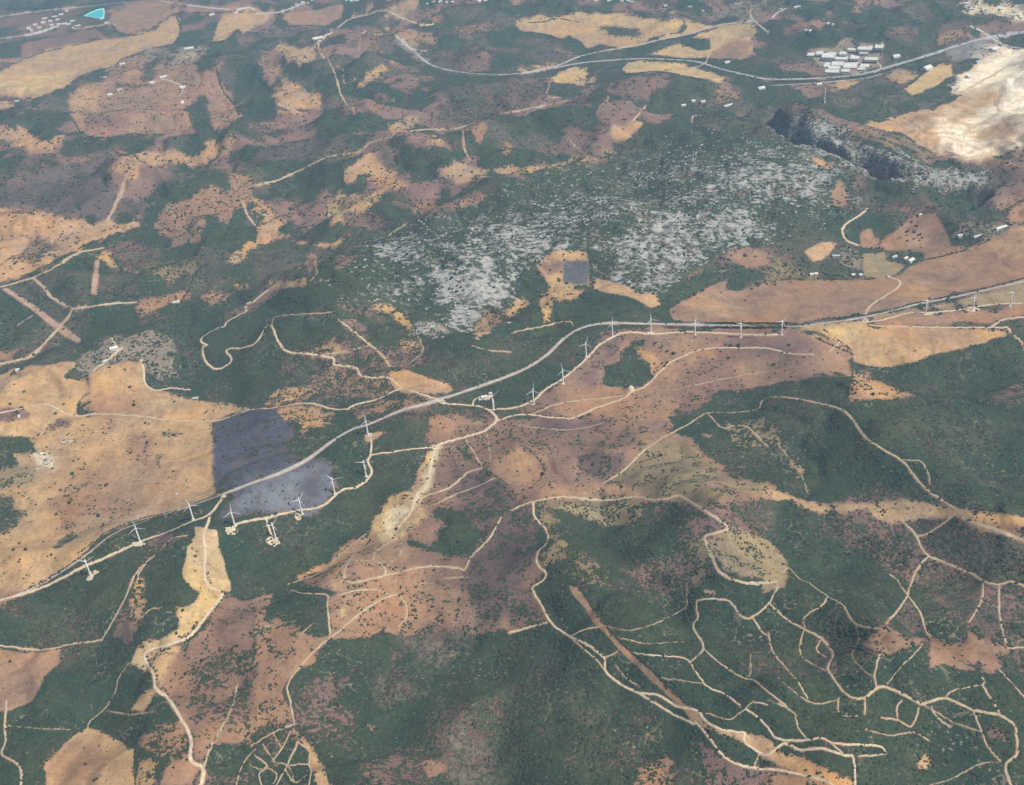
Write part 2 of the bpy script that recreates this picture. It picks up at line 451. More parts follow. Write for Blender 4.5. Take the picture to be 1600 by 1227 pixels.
# --- top centre-right
A(2,0,[(0,500),(200,480),(220,600),(0,690)],'mauve',.55,fe=4)
A(2,0,[(20,130),(200,110),(400,85),(700,90),(900,120),(1060,140),(1050,190),(930,220),(860,240),(780,290),(660,300),(560,280),(460,290),(410,240),(350,225),(310,250),(220,215),(120,200),(40,190)],'tan',.03,wob=1.5,name=FIELD,label='broad golden field with a dark strip of trees, below the top edge')
A(2,0,[(20,130),(400,85),(900,120),(1060,140),(1050,180),(600,160),(300,120)],'yellow',.02,fe=3)
A(2,0,[(550,170),(700,180),(800,200),(830,240),(740,250),(600,200)],'mauve',.75)
A(2,0,[(1080,130),(1250,160),(1130,200),(1060,220),(860,250),(930,225),(1050,200)],'yellow',.03,name=FIELD,label='small pale yellow field squeezed between a lane and the road')
A(2,0,[(830,340),(950,290),(1040,265),(1150,310),(1220,300),(1220,250),(1110,230),(1290,160),(1440,140),(1540,190),(1480,230),(1500,310),(1440,360),(1220,350),(1150,365),(900,345)],'yellow',.03,wob=1.5,name=FIELD,label='golden field around a dark copse just above the motorway')
A(2,0,[(1230,310),(1380,220),(1500,240),(1500,320),(1440,360),(1240,350)],'pink',.03)
A(2,0,[(1110,250),(1220,240),(1220,300),(1150,310)],'mauve',.92)
A(2,0,[(680,420),(720,385),(880,380),(1000,385),(1200,430),(1320,480),(1290,520),(1200,490),(1090,470),(900,440),(700,460)],'yellow',.02,wob=1.5,name=FIELD,label='bright golden field tapering along the near side of the motorway')
A(2,0,[(250,490),(290,440),(470,410),(480,450),(440,520),(260,520)],'yellow',.1,name=FIELD,label='small golden field with dark tree clumps below the motorway')
A(2,0,[(440,490),(540,440),(500,520)],'tan',.4)
A(2,0,[(30,430),(60,415),(270,415),(180,430),(40,445)],'tan',.1)
A(2,0,[(570,560),(750,490),(950,450),(1000,520),(860,570),(650,610)],'mauve',.35)
A(2,0,[(1230,600),(1330,480),(1380,590),(1280,650)],'pink',.35)
A(2,0,[(610,830),(640,790),(740,760),(800,760),(720,830),(640,855)],'orange',.05)
A(2,0,[(-20,1020),(150,1010),(350,990),(440,950),(600,960),(620,980),(400,1060),(200,1110),(0,1080)],'tan',.47,wob=5)
A(2,0,[(150,240),(300,270),(420,350),(330,370)],'pink',.5)
A(2,0,[(0,-20),(200,-20),(120,30),(0,35)],'pink',.1)
A(2,0,[(900,40),(960,20),(980,50),(930,70)],'pale',.2)
A(2,0,[(1170,80),(1300,60),(1400,0),(1583,0),(1480,130),(1200,120)],'grey',.45)
# --- top right
A(3,0,[(530,-10),(710,-10),(710,30),(545,75)],'pink',.3)
A(3,0,[(740,-10),(900,-10),(950,10),(800,40)],'mauve',.4)
A(3,0,[(170,170),(330,130),(410,160),(300,210),(180,210)],'pink',.3)
A(3,0,[(730,230),(930,170),(900,220),(760,240)],'mauve',.4)
A(3,0,[(1030,250),(1240,170),(1250,220),(1050,280)],'pink',.35)
A(3,0,[(1190,20),(1330,-10),(1640,60),(1640,140),(1500,130),(1460,90),(1300,80),(1240,110)],'pale',.3)
A(3,0,[(1260,150),(1640,150),(1640,200),(1300,200)],'mauve',.12)
A(3,0,[(1080,310),(1300,220),(1400,280),(1380,340),(1260,370),(1160,380)],'yard',.1)
A(3,0,[(240,330),(330,270),(720,260),(700,400),(600,440),(340,460)],'grey',.25)
QUARRY = [(1200,580),(1220,470),(1290,370),(1450,290),(1640,330),(1640,880),(1450,950),(1350,1000),(1200,1000),(1050,970),(930,900),(830,830),(560,800),(640,750),(850,710),(1000,680),(1130,620)]
A(3,0,QUARRY,'tan',.0,wob=4,name='quarry',label='pale open quarry with curved benches at the right edge')
A(3,0,[(1180,560),(1290,370),(1450,290),(1640,330),(1640,870),(1400,940),(1230,990),(1080,940),(1030,850),(1080,750),(1200,650),(1440,560)],'white',0,wob=5,fe=7)
A(3,0,[(1180,620),(1400,560),(1430,640),(1300,720),(1150,760)],'tan',0,wob=5,fe=7)
A(3,0,[(1220,820),(1450,720),(1560,740),(1500,830),(1300,870)],'tan',0,wob=4,fe=5)
A(3,0,[(560,790),(850,730),(960,740),(950,770),(620,810)],'orange',.1)
A(3,0,[(640,820),(830,830),(930,900),(1000,960),(880,930),(720,900)],'olive',.35)
A(3,0,[(850,550),(960,460),(1060,390),(1140,400),(1140,460),(1040,530),(890,590)],'yellow',.02,wob=1.5,name=FIELD,label='small yellow field with a pale rim, left of the quarry')
A(3,0,[(740,470),(800,430),(960,420),(900,500),(820,520)],'tan',.15)
A(3,0,[(350,510),(560,510),(490,540),(360,550)],'tan',.05)
A(3,0,[(1640,900),(1640,1060),(1450,1060),(1350,1010)],'pink',.45,fe=4)
A(3,0,[(0,780),(150,720),(330,770),(500,830),(640,870),(720,960),(950,1010),(1330,1060),(1370,1080),(1150,1170),(900,1170),(720,1110),(560,1050),(420,980),(300,960),(150,920),(20,850)],'grey',.70,.80,wob=6,fe=4)
# --- sierra
SIERRA = [(490,440),(560,395),(640,350),(720,312),(800,282),(900,258),(960,248),(1010,225),(1080,200),(1180,205),(1300,255),(1340,300),(1320,340),(1260,375),(1190,390),(1130,400),(1100,420),(1050,450),(1010,462),(960,445),(930,428),(915,400),(840,410),(820,440),(790,505),(740,518),(690,525),(650,505),(600,482),(540,470)]
A(None,0,SIERRA,'grey',.9,.30,wob=5,fe=4,name='limestone_ridge',label='broad limestone ridge speckled with white rock and dark scrub')
for pts, rk in (([(570,408),(600,390),(640,376),(652,395),(620,410)],.85),([(600,430),(660,420),(680,450),(655,472),(610,452)],.62),
                ([(670,412),(720,395),(765,402),(800,432),(812,462),(775,502),(720,512),(690,482),(680,450)],.98),([(700,382),(770,345),(805,350),(800,392),(740,402)],.75),
                ([(800,345),(930,372),(1000,332),(1130,322),(1200,342),(1212,382),(1120,402),(1090,422),(1030,455),(960,435),(930,400),(870,395),(820,420),(795,400)],.8),
                ([(525,466),(600,442),(595,472),(550,478)],.7),([(1030,312),(1200,230),(1300,260),(1300,325),(1150,305)],.8),([(640,368),(690,348),(685,372)],.7),
                ([(800,335),(1000,300),(1010,340),(850,375)],.7),([(900,290),(1080,250),(1150,260),(1000,300)],.6)):
    A(None,0,pts,'grey',.8,.12 + .82 * rk,wob=9,fe=12)
A(3,0,[(400,1160),(450,1130),(490,1180),(480,1240),(390,1240)],'pink',.25)
A(3,0,[(290,990),(390,1000),(380,1060)],'orange',.3)
# --- middle left
A(0,1,[(230,50),(740,30),(870,110),(860,160),(560,160),(380,140),(250,110)],'heath',.25,fe=5,wob=5)
A(0,1,[(-50,0),(400,0),(300,80),(-50,120)],'heath',.5,fe=6)
A(0,1,[(-50,130),(150,90),(300,150),(520,170),(640,200),(860,160),(860,210),(640,280),(520,340),(400,400),(200,500),(-50,590)],'orange',.2)
A(0,1,[(100,420),(230,260),(360,340),(200,440)],'pink',.55)
A(0,1,[(960,110),(1240,60),(1260,180),(1230,330),(1050,340),(960,220)],'pink',.45,wob=5)
A(0,1,[(1200,20),(1400,0),(1583,0),(1583,90),(1500,100),(1400,200),(1340,150)],'pink',.42,wob=5)
A(0,1,[(650,320),(820,300),(1010,380),(960,420),(880,460),(800,500),(690,390)],'mauve',.58)
A(0,1,[(560,390),(680,380),(770,480),(700,490),(620,440)],'tan',.35)
A(0,1,[(770,500),(960,440),(1190,410),(1220,480),(1060,560),(950,540)],'olive',.55,fe=3)
A(0,1,[(1250,640),(1320,610),(1440,620),(1400,680),(1290,720)],'pink',.3)
A(0,1,[(850,680),(1160,620),(1170,660),(1040,700),(880,770),(840,740)],'pink',.42)
A(0,1,[(1430,560),(1550,560),(1540,600),(1470,610)],'tan',.4)
A(0,1,[(1430,430),(1583,250),(1600,330),(1450,440)],'tan',.35)
A(0,1,[(480,990),(650,900),(900,860),(1090,830),(1090,930),(1060,1080),(1100,1130),(980,1130),(900,1050),(800,1020),(650,1080),(560,1110),(480,1120)],'grey',.52,wob=5)
A(0,1,[(-40,980),(90,990),(60,1040),(-40,1050)],'pink',.3)
A(0,1,[(570,540),(860,600),(850,650),(560,640)],'mauve',.55,fe=4)
# --- middle
A(1,1,[(0,10),(220,170),(210,250),(150,310),(-30,350),(-30,0)],'orange',.3,wob=5)
A(1,1,[(-20,120),(70,110),(60,200),(-20,240)],'orange',.85)
A(1,1,[(490,30),(600,0),(770,0),(750,60),(560,190),(480,190),(400,150)],'tan',.47,wob=5)
A(1,1,[(560,150),(750,120),(800,180),(700,240),(560,220)],'mauve',.52)
A(1,1,[(970,130),(1060,80),(1180,70),(1300,20),(1400,0),(1500,0),(1440,40),(1200,110),(1000,150)],'pink',.47)
A(1,1,[(240,310),(460,320),(540,290),(500,350),(420,340)],'tan',.25)
A(1,1,[(-20,360),(220,360),(240,470),(190,560),(-20,600)],'mauve',.72,dry=.4,fe=4)
A(1,1,[(240,450),(350,400),(380,420),(330,490)],'pink',.45)
A(1,1,[(80,560),(300,550),(310,570),(100,600)],'tan',.15)
A(1,1,[(580,800),(650,730),(760,695),(860,720),(950,800),(1000,880),(960,880),(900,800),(840,750),(760,725),(680,750),(600,830)],'tan',.4)
A(1,1,[(960,820),(1080,800),(1190,860),(1090,880),(980,880)],'grey',.5,.8)
A(1,1,[(1320,900),(1420,780),(1450,860),(1430,900),(1400,960),(1340,950)],'tan',.35)
A(1,1,[(1420,740),(1600,680),(1600,760),(1470,830)],'pink',.5)
A(1,1,[(300,1227),(330,1120),(470,1070),(620,1100),(700,1150),(830,1160),(900,1260),(300,1260)],'pink',.5,wob=4)
A(1,1,[(620,1100),(800,1080),(820,1150),(700,1140)],'mauve',.6)
A(1,1,[(830,1110),(930,1100),(1080,1160),(1190,1190),(1210,1227),(1180,1240),(900,1240),(830,1180)],'orange',0,wob=1.5,name=FIELD,label='narrow orange tan field between the scrub hill and the winding track')
A(1,1,[(380,980),(480,900),(530,990),(420,1010)],'tan',.48)
A(1,1,[(890,930),(1000,910),(1020,990),(940,990)],'tan',.52)
# --- middle right
A(2,1,[(160,460),(220,400),(340,360),(470,350),(490,420),(480,570),(320,580),(300,580),(220,570)],'tan',.15)
A(2,1,[(190,450),(300,450),(240,500)],'mauve',.2)
A(2,1,[(320,425),(470,420),(480,460),(470,570),(380,570),(320,560)],'slate',.0,wob=1.2,name='ploughed_field',label='small square dark grey ploughed field below the limestone ridge')
A(2,1,[(510,530),(600,550),(720,600),(770,630),(860,620),(910,660),(920,700),(860,710),(700,640),(510,600)],'tan',0,wob=1.2,name=FIELD,label='narrow wedge shaped tan field at the foot of the limestone ridge')
A(2,1,[(900,650),(1000,600),(1200,470),(1350,440),(1600,500),(1600,520),(1500,560),(1400,610),(1310,600),(1350,540),(1290,540),(1190,590),(1100,640),(980,700)],'olive',1,wob=2)
A(2,1,[(1300,410),(1340,350),(1450,330),(1583,350),(1620,400),(1600,490),(1400,460)],'pink',.15)
A(2,1,[(60,530),(140,480),(190,540),(210,620),(170,650),(40,640)],'olive',.97)
A(2,1,[(-20,690),(60,660),(80,700),(40,750),(-20,750)],'tan',.1)
A(2,1,[(180,640),(330,600),(480,600),(400,640),(250,680),(230,800),(200,800)],'tan',.42)
BIGPINK = T(2,1,[(1000,800),(980,720),(1110,650),(1300,540),(1340,535),(1320,610),(1420,610),(1583,562)]) + T(3,1,[(200,540),(400,545),(520,545),(700,535),(780,530),(830,500),(900,450),(980,420),(1100,390),(1240,350),(1380,290),(1480,250),(1640,200),(1640,535),(1300,600),(1000,670),(640,745),(600,755),(0,820)]) 
A(None,0,BIGPINK,'pink',.01,wob=1.5,name=FIELD,label='huge pinkish brown field above the straight main road')
A(3,1,[(1270,350),(1480,250),(1640,200),(1640,360),(1400,360)],'orange',.01,fe=8,wob=6)
A(2,1,[(1110,700),(1300,660),(1400,720),(1200,770)],'tan',.01,fe=8,wob=6)
A(3,1,[(860,570),(1000,570),(980,630),(880,640)],'tan',0,fe=7,wob=5)
BROWNN = T(2,1,[(560,870),(700,842),(1000,842),(1583,852)]) + T(3,1,[(0,855),(210,850),(440,930),(530,1010),(490,1050),(500,1130),(400,1140),(340,1130),(200,1200),(0,1190)]) + [(1130,615),(1060,645),(1000,640),(960,650),(900,655),(830,650),(800,640),(850,610)] + T(2,1,[(290,1160),(400,1080),(500,980)])
A(None,0,BROWNN,'pink',.08,wob=3,name='dry_pasture',label='purplish brown dry pasture below the row of turbines on the right')
A(2,1,[(450,1090),(640,900),(720,900),(650,1000),(560,1090),(500,1200),(350,1200)],'mauve',.2,fe=5)
A(2,1,[(570,1080),(670,1060),(690,960),(740,900),(820,910),(830,960),(770,970),(800,1020),(860,1060),(860,1140),(800,1190),(700,1200),(580,1180)],'olive',.93,wob=3)
A(2,1,[(770,980),(860,960),(900,1050),(870,1110),(850,1050)],'orange',.05)
A(2,1,[(1100,900),(1400,870),(1583,900),(1583,1000),(1300,1000)],'mauve',.1,fe=8,wob=6)
A(3,1,[(0,860),(190,860),(330,930),(300,1000),(100,1050),(0,1000)],'mauve',.08,fe=8,wob=6)
A(3,1,[(640,780),(1000,690),(1640,545),(1640,690),(1200,720),(900,750),(700,800)],'straw',.03)
A(3,1,[(640,800),(900,755),(1640,695),(1640,775),(1400,820),(1370,835),(640,832)],'pink',.03)
A(3,1,[(210,842),(590,790),(640,832),(1380,842),(1490,850),(1480,890),(1330,930),(1100,990),(900,1045),(760,1080),(660,1070),(530,1050),(530,1000),(440,920)],'tan',.0,wob=2,name=FIELD,label='smooth tan field bordered by dark forest, at the right below the road')
A(3,1,[(210,845),(580,810),(560,900),(450,920)],'yellow',0,fe=5)
A(3,1,[(800,860),(1300,850),(1200,920),(950,940)],'pink',0,fe=12,wob=8)
A(3,1,[(530,1100),(600,1130),(680,1180),(800,1227),(930,1260),(650,1278),(500,1270)],'orange',.25)
A(3,1,[(220,370),(330,300),(430,320),(380,390),(330,430),(280,430)],'tan',0,wob=1.5,name=FIELD,label='small four cornered tan field beside the curving valley lane')
A(3,1,[(580,230),(640,230),(650,290),(700,300),(800,210),(930,150),(1030,140),(1060,190),(1110,260),(1140,330),(1240,340),(980,415),(900,370),(720,360),(600,350),(580,330)],'pink',.12,name=FIELD,label='pinkish field with rows of trees behind the white farmhouse')
A(3,1,[(580,370),(720,370),(740,410),(840,460),(810,500),(720,530),(590,530)],'straw',0,wob=1.5,name=FIELD,label='smooth straw coloured field left of the white farmhouse')
A(3,1,[(440,340),(580,370),(600,420),(580,500),(460,480),(400,450)],'grey',.5)
A(3,1,[(330,450),(400,400),(450,420),(400,480),(340,520)],'olive',.9)
A(3,1,[(-20,390),(80,410),(200,480),(310,500),(320,535),(-20,545)],'olive',.5)
A(3,1,[(720,390),(830,370),(960,390),(960,420),(880,450),(760,420)],'olive',.75)
A(3,1,[(1130,220),(1250,170),(1480,200),(1480,240),(1280,310),(1230,320),(1140,290)],'grey',.55)
A(3,1,[(1430,50),(1640,20),(1640,200),(1500,180)],'pink',.32)
A(3,1,[(640,120),(720,90),(960,100),(930,130),(780,120)],'pink',.42)
A(3,1,[(390,0),(510,0),(500,70),(440,110),(390,80)],'pink',.25)
A(3,1,[(500,0),(610,0),(600,80),(510,110)],'grey',.6,.55)
# --- west field
WEST = T(0,1,[(-80,1150),(180,1080),(380,1050),(460,1060),(410,1140),(520,1170),(560,1227),(560,1140),(650,1080),(800,1050),(880,1060),(890,1190),(960,1227)]) + T(0,2,[(1150,40),(1300,70),(1480,90),(1560,110),(1310,200),(1330,350),(1310,500),(1340,640),(1140,730),(1090,750),(840,810),(640,890),(530,1010),(360,1130),(230,1210),(-80,1340)])
A(None,0,WEST,'tan',.05,wob=2,name=FIELD,label='wide tan grazing field dotted with bushes, left of the burnt patch')
A(0,2,[(-60,280),(200,290),(210,380),(80,390),(90,460),(-60,480)],'olive',.85)
A(0,2,[(-60,620),(80,630),(110,700),(90,800),(50,900),(-60,910)],'olive',.7,fe=3)
A(0,2,[(10,500),(180,480),(210,540),(100,590),(30,590)],'straw',.42)
A(0,2,[(210,400),(310,390),(320,470),(240,460)],'pale',.3)
A(0,2,[(-60,130),(200,130),(180,190),(-60,180)],'mauve',.55)
A(0,2,[(290,240),(380,180),(500,170),(420,230)],'mauve',.4)
A(0,2,[(490,80),(580,70),(560,150),(500,150)],'olive',.8)
A(0,2,[(790,260),(940,260),(950,470),(790,500)],'pink',.18,fe=6)
A(0,2,[(950,390),(1000,400),(990,470),(955,470)],'olive',.8)
A(0,2,[(690,770),(780,710),(790,740),(700,790)],'olive',.6)
A(0,2,[(490,690),(600,640),(600,720),(510,740)],'olive',.55)
A(0,2,[(340,600),(660,560),(680,700),(420,860),(350,760)],'pink',.18,fe=7,wob=6)
A(0,2,[(360,940),(430,880),(420,920),(350,980)],'olive',.6)
A(0,2,[(1010,260),(1140,265),(1130,290),(1020,290)],'olive',.35)
A(0,2,[(560,20),(900,20),(880,130),(600,130)],'pink',.05,fe=9,wob=7)
A(0,2,[(440,540),(700,420),(800,640),(1000,640),(900,740),(640,840)],'pink',.08,fe=14,wob=9)
A(0,2,[(700,520),(1100,470),(1200,600),(900,640)],'orange',.02,fe=10,wob=8)
A(0,2,[(380,1140),(640,905),(1100,755),(1385,650),(1300,770),(860,940),(500,1090)],'olive',.82)
A(0,2,[(1200,840),(1360,850),(1360,970),(1400,1080),(1430,1200),(1420,1240),(1200,1240),(1140,1160),(1130,1100),(1160,960),(1200,900)],'yellow',.04,wob=2,name=FIELD,label='yellow dry strip along the pale winding track, lower left')
A(0,2,[(940,880),(1180,890),(1060,960),(900,1080),(830,1227),(790,1227),(850,1080)],'mauve',.5)
BURNT = [(331,665),(348,655),(375,645),(400,642),(440,640),(452,655),(460,668),(466,682),(456,692),(453,706),(470,712),(505,713),(518,730),(521,757),(505,778),(480,790),(440,800),(400,808),(372,815),(345,822),(330,815),(345,795),(358,775),(340,768),(334,740),(336,700)]
A(None,0,BURNT,'burnt',.22,dry=.4,wob=5.5,fe=5,name='burnt_field',label='blackened burnt patch straddling the main road left of centre')
A(None,0,[(356,772),(450,735),(480,722),(505,713),(518,730),(521,757),(505,778),(480,790),(440,800),(400,808),(372,815),(345,822),(330,815),(345,795)],'ash',.14,dry=.4,wob=6,fe=4)
for pts in ([(370,790),(400,780),(430,785),(400,800)],[(420,755),(450,745),(470,750),(440,770)]):
    A(None,0,pts,'burnt',.2,wob=6,fe=5)
A(None,0,[(470,740),(505,735),(512,760),(490,775),(465,765)],'burnt',0,wob=6,fe=10)
# --- centre south
A(1,2,[(70,-10),(330,-10),(330,60),(160,100),(60,80)],'orange',.42)
A(1,2,[(180,130),(330,90),(480,120),(540,140),(460,220),(300,290),(240,390),(200,380),(260,270),(210,190)],'orange',.38,wob=5)
A(1,2,[(590,110),(900,90),(1100,70),(840,150),(620,200)],'pink',.5)
A(1,2,[(1180,130),(1340,110),(1440,130),(1480,190),(1400,210),(1200,180)],'mauve',.5)
BROWNA = [(660,740),(683,705),(665,690),(675,652),(700,650),(755,660),(778,655),(835,655),(960,640),(1010,612),(1100,600),(1150,610),(1060,650),(1050,672),(1130,735),(1210,765),(1200,785),(1110,785),(1060,775),(1000,785),(830,790),(835,830),(838,860),(850,890),(832,920),(850,972),(780,985),(720,975),(660,990),(560,1000),(510,1000),(515,960),(530,925),(460,910),(520,880),(560,850),(600,790),(640,770)]
A(None,0,BROWNA,'pink',.14,wob=4,name='dry_pasture',label='brown dry slope crossed by many tracks in the centre')
A(1,2,[(1240,360),(1310,360),(1340,430),(1400,470),(1370,480),(1280,420)],'olive',.95)
A(1,2,[(1400,490),(1560,580),(1540,600),(1480,560)],'olive',.85)
A(1,2,[(1210,440),(1400,500),(1560,600),(1583,700),(1500,620),(1280,640),(1180,560)],'mauve',.2,fe=6)
A(None,0,[(768,715),(810,708),(842,738),(832,758),(800,757),(772,740)],'orange',.02,fe=3)
A(1,2,[(1060,370),(1130,340),(1120,520),(1070,600),(1010,680),(1050,780),(1020,840),(940,860),(900,950),(800,960),(700,890),(740,770),(830,660),(950,620),(1030,540),(1040,430)],'yellow',.06,wob=4)
A(1,2,[(790,780),(870,710),(960,740),(930,780),(900,840),(840,900),(770,900)],'cream',.03,wob=4)
A(1,2,[(1095,370),(1125,360),(1100,500),(1060,600),(1000,700),(970,700),(1040,590),(1075,500)],'cream',.05,wob=3)
A(1,2,[(1200,760),(1500,600),(1640,700),(1700,1000),(1640,1227),(1330,1150),(1400,900)],'mauve',.46,fe=5)
A(1,2,[(1100,750),(1180,740),(1290,780),(1400,900),(1330,1000),(1200,1010),(940,960),(920,920),(1060,950),(1130,920),(1130,830)],'olive',.96,wob=2)
A(1,2,[(940,870),(1090,810),(1130,830),(1120,920),(1060,955)],'pink',0)
A(1,2,[(200,1180),(330,1080),(420,1080),(450,1100),(500,1030),(680,880),(740,920),(580,1080),(540,1240),(480,1240),(440,1120),(220,1200)],'orange',.12)
A(1,2,[(660,260),(800,260),(760,290),(690,310)],'orange',.1)
A(2,2,[(160,150),(400,180),(580,170),(570,220),(330,250),(180,240)],'mauve',.05,fe=3)
A(2,2,[(320,50),(560,20),(660,40),(380,90),(200,120)],'mauve',.05,fe=3)
A(2,2,[(780,380),(960,290),(1100,360),(1300,520),(1200,560),(1300,620),(1300,700),(1200,740),(1080,660),(960,650),(680,620),(590,580)],'olive',.2,fe=5)
A(2,2,[(400,400),(700,380),(680,470),(560,560),(420,500)],'mauve',.45)
A(2,2,[(130,600),(560,590),(780,650),(560,675),(200,680)],'orange',.05,fe=3)
A(2,2,[(130,690),(600,680),(800,690),(800,780),(720,850),(560,820),(380,780),(280,720)],'straw',.4)
A(2,2,[(-20,700),(110,720),(140,900),(160,980),(60,1100),(-20,1227)],'mauve',.47)
A(2,2,[(150,720),(300,800),(280,880),(400,930),(340,1050),(200,1100),(160,1000),(230,940)],'olive',.4)
A(2,2,[(370,960),(560,1050),(600,1227),(440,1227),(330,1120)],'olive',.55,fe=6)
A(2,2,[(1080,920),(1190,900),(1230,1050),(1220,1200),(1080,1227),(1080,1080)],'olive',.4,fe=3)
A(2,2,[(1210,920),(1330,850),(1583,950),(1660,1060),(1640,1180),(1300,1130)],'straw',.25,fe=3)
A(2,2,[(1360,730),(1480,690),(1640,700),(1640,920),(1400,780)],'mauve',.75,dry=.4,fe=4)
A(2,2,[(1110,480),(1200,500),(1420,560),(1600,610),(1600,650),(1360,600),(1150,510)],'straw',.1)
A(2,2,[(1090,210),(1210,140),(1200,190),(1130,220)],'pink',.2)
A(2,2,[(1190,270),(1290,230),(1220,330)],'pink',.3)
A(3,2,[(-20,600),(190,650),(380,740),(330,750),(190,710),(-20,650)],'tan',.1)
A(3,2,[(420,720),(620,690),(900,690),(1120,720),(1300,750),(1640,780),(1640,850),(1400,840),(1180,790),(820,800),(770,830),(640,790),(620,740),(430,750)],'tan',.12,wob=2)
A(3,2,[(1180,790),(1640,850),(1640,960),(1300,870)],'pink',.45)
A(3,2,[(-20,930),(70,1000),(130,1090),(100,1200),(-20,1240)],'straw',.12)
A(3,2,[(1020,870),(1640,950),(1640,1200),(1300,1150),(1050,1000)],'mauve',.8,dry=.45,fe=6)
A(3,2,[(1150,200),(1400,260),(1350,420),(1100,350)],'mauve',.85,dry=.3,fe=12)
A(3,2,[(120,330),(170,430),(230,490),(180,540),(130,460)],'tan',.5)
# --- bottom
A(None,0,[(215,900),(235,890),(225,960),(205,1000),(190,1000)],'tan',.5,wob=4)
A(None,0,[(400,1000),(430,960),(520,1000),(480,1040),(420,1060)],'pink',.42,wob=5)
A(None,0,[(560,640),(620,620),(690,625),(640,640),(580,650)],'pink',.45,wob=4)
A(None,0,[(1110,660),(1150,645),(1200,650),(1230,690),(1240,740),(1200,700),(1150,690)],'straw',.62,wob=7)
A(0,3,[(-50,400),(250,400),(370,390),(360,470),(260,580),(200,700),(60,760),(-50,760)],'pink',.03,wob=2,name=FIELD,label='pinkish bare field at the left edge near the bottom')
A(0,3,[(660,330),(740,150),(810,150),(830,340),(780,360)],'mauve',.22)
A(0,3,[(1380,60),(1583,100),(1583,1000),(1400,1000),(1320,1000),(1260,1130),(1180,1060),(1180,930),(1100,800),(1030,680),(980,620),(1040,480),(1200,300)],'pink',.14,wob=4,name='dry_pasture',label='reddish brown dry slope right of the pale winding track, lower left')
A(0,3,[(1200,480),(1440,380),(1600,380),(1600,900),(1280,900),(1200,700)],'pink',.50,fe=7)
A(0,3,[(1060,110),(1200,100),(1260,-20),(1340,-20),(1380,60),(1300,170),(1200,290),(1060,360),(930,400),(880,340),(1000,330),(1080,240)],'yellow',.05)
A(0,3,[(820,470),(850,350),(900,390),(890,500)],'yellow',.1)
A(0,3,[(900,410),(1050,380),(1150,350),(1040,480),(1000,580),(960,560)],'tan',.15)
A(0,3,[(790,770),(900,650),(960,640),(900,780)],'tan',.05)
A(0,3,[(540,880),(640,910),(800,990),(840,1000),(830,1260),(280,1260),(280,1100),(380,1000),(470,920)],'tan',.03,wob=2,name=FIELD,label='round tan field cut by the bottom edge')
A(0,3,[(300,1100),(480,1000),(640,1040),(560,1227),(300,1227)],'pink',.03,fe=12,wob=8)
A(0,3,[(880,920),(980,840),(1120,810),(1170,930),(1160,1010),(1000,1070),(830,1010)],'pink',.42)
A(0,3,[(830,1010),(1000,1070),(970,1240),(830,1240)],'tan',.5)
A(0,3,[(1000,1130),(1060,1040),(1160,1020),(1260,1130),(1200,1240),(980,1240)],'pink',.08)
A(0,3,[(-50,0),(300,0),(100,100),(-50,170)],'pink',.12)
A(1,3,[(-20,80),(100,50),(60,200),(150,260),(240,300),(420,300),(460,320),(320,430),(200,590),(200,700),(240,830),(110,870),(-20,840)],'pink',.32,wob=4)
A(1,3,[(110,480),(200,430),(330,430),(210,570)],'pink',0,fe=3)
A(1,3,[(430,60),(700,10),(900,-30),(1583,0),(1620,280),(1400,260),(1100,290),(900,290),(570,310),(470,310)],'pink',.2)
A(1,3,[(550,70),(680,20),(660,50),(590,70)],'yellow',.05)
A(1,3,[(500,140),(560,110),(540,170)],'yellow',.05)
A(1,3,[(1300,-20),(1620,-20),(1620,200),(1400,180)],'mauve',.35,fe=5)
A(1,3,[(60,200),(200,60),(400,60),(420,110),(200,200)],'olive',.92)
A(1,3,[(270,290),(400,200),(410,290)],'olive',.85)
A(1,3,[(880,320),(1250,320),(1200,640),(1000,450)],'mauve',.78,dry=.75,fe=8,wob=9)
A(1,3,[(1080,800),(1250,750),(1500,1080),(1450,1240),(1300,1240),(1150,1000)],'mauve',.7,dry=.7,fe=8,wob=9)
A(1,3,[(760,560),(1100,600),(1150,720),(800,700)],'mauve',.8,dry=.6,fe=8,wob=9)
A(1,3,[(680,850),(760,860),(720,900)],'pink',.3)
A(1,3,[(1050,1090),(1150,1120),(1080,1170)],'pink',.3)
A(1,3,[(220,860),(350,970),(400,1100),(470,1260),(390,1260),(330,1050),(230,900)],'tan',.06,wob=2)
A(2,3,[(-20,0),(110,0),(210,200),(-20,280)],'mauve',.5)
A(2,3,[(350,-10),(420,20),(560,230),(700,380),(860,520),(960,620),(1100,760),(1080,770),(900,620),(780,500),(640,370),(480,170),(380,40)],'pink',.05,wob=3.0,name='firebreak',label='reddish firebreak strip running diagonally down to the lower right')
A(2,3,[(1100,760),(1250,880),(1430,910),(1600,990),(1600,1020),(1400,940),(1230,900),(1120,830)],'tan',.05)
A(2,3,[(1180,-10),(1280,20),(1250,60),(1180,50)],'tan',.2)
A(2,3,[(350,700),(560,760),(600,950),(400,900)],'olive',.85,dry=.5,fe=10,wob=9)
A(2,3,[(700,1260),(780,1120),(950,1030),(1000,1080),(1000,1260)],'pink',.35)
A(2,3,[(1160,960),(1250,1000),(1350,1100),(1600,1130),(1600,1260),(1200,1260),(1180,1100)],'mauve',.42)
A(3,3,[(700,250),(780,270),(860,320),(980,310),(980,330),(720,410),(620,360)],'pink',.15)
A(3,3,[(1010,320),(1060,340),(1230,340),(1240,280),(1320,310),(1430,370),(1470,390),(1390,430),(1440,490),(1380,520),(1300,480),(1220,500),(1090,470),(1010,490)],'pink',.12)
A(3,3,[(780,180),(870,80),(980,280),(860,300)],'mauve',.72,dry=.5)
A(3,3,[(1240,200),(1300,120),(1420,140),(1440,330),(1250,280)],'mauve',.62,dry=.5)
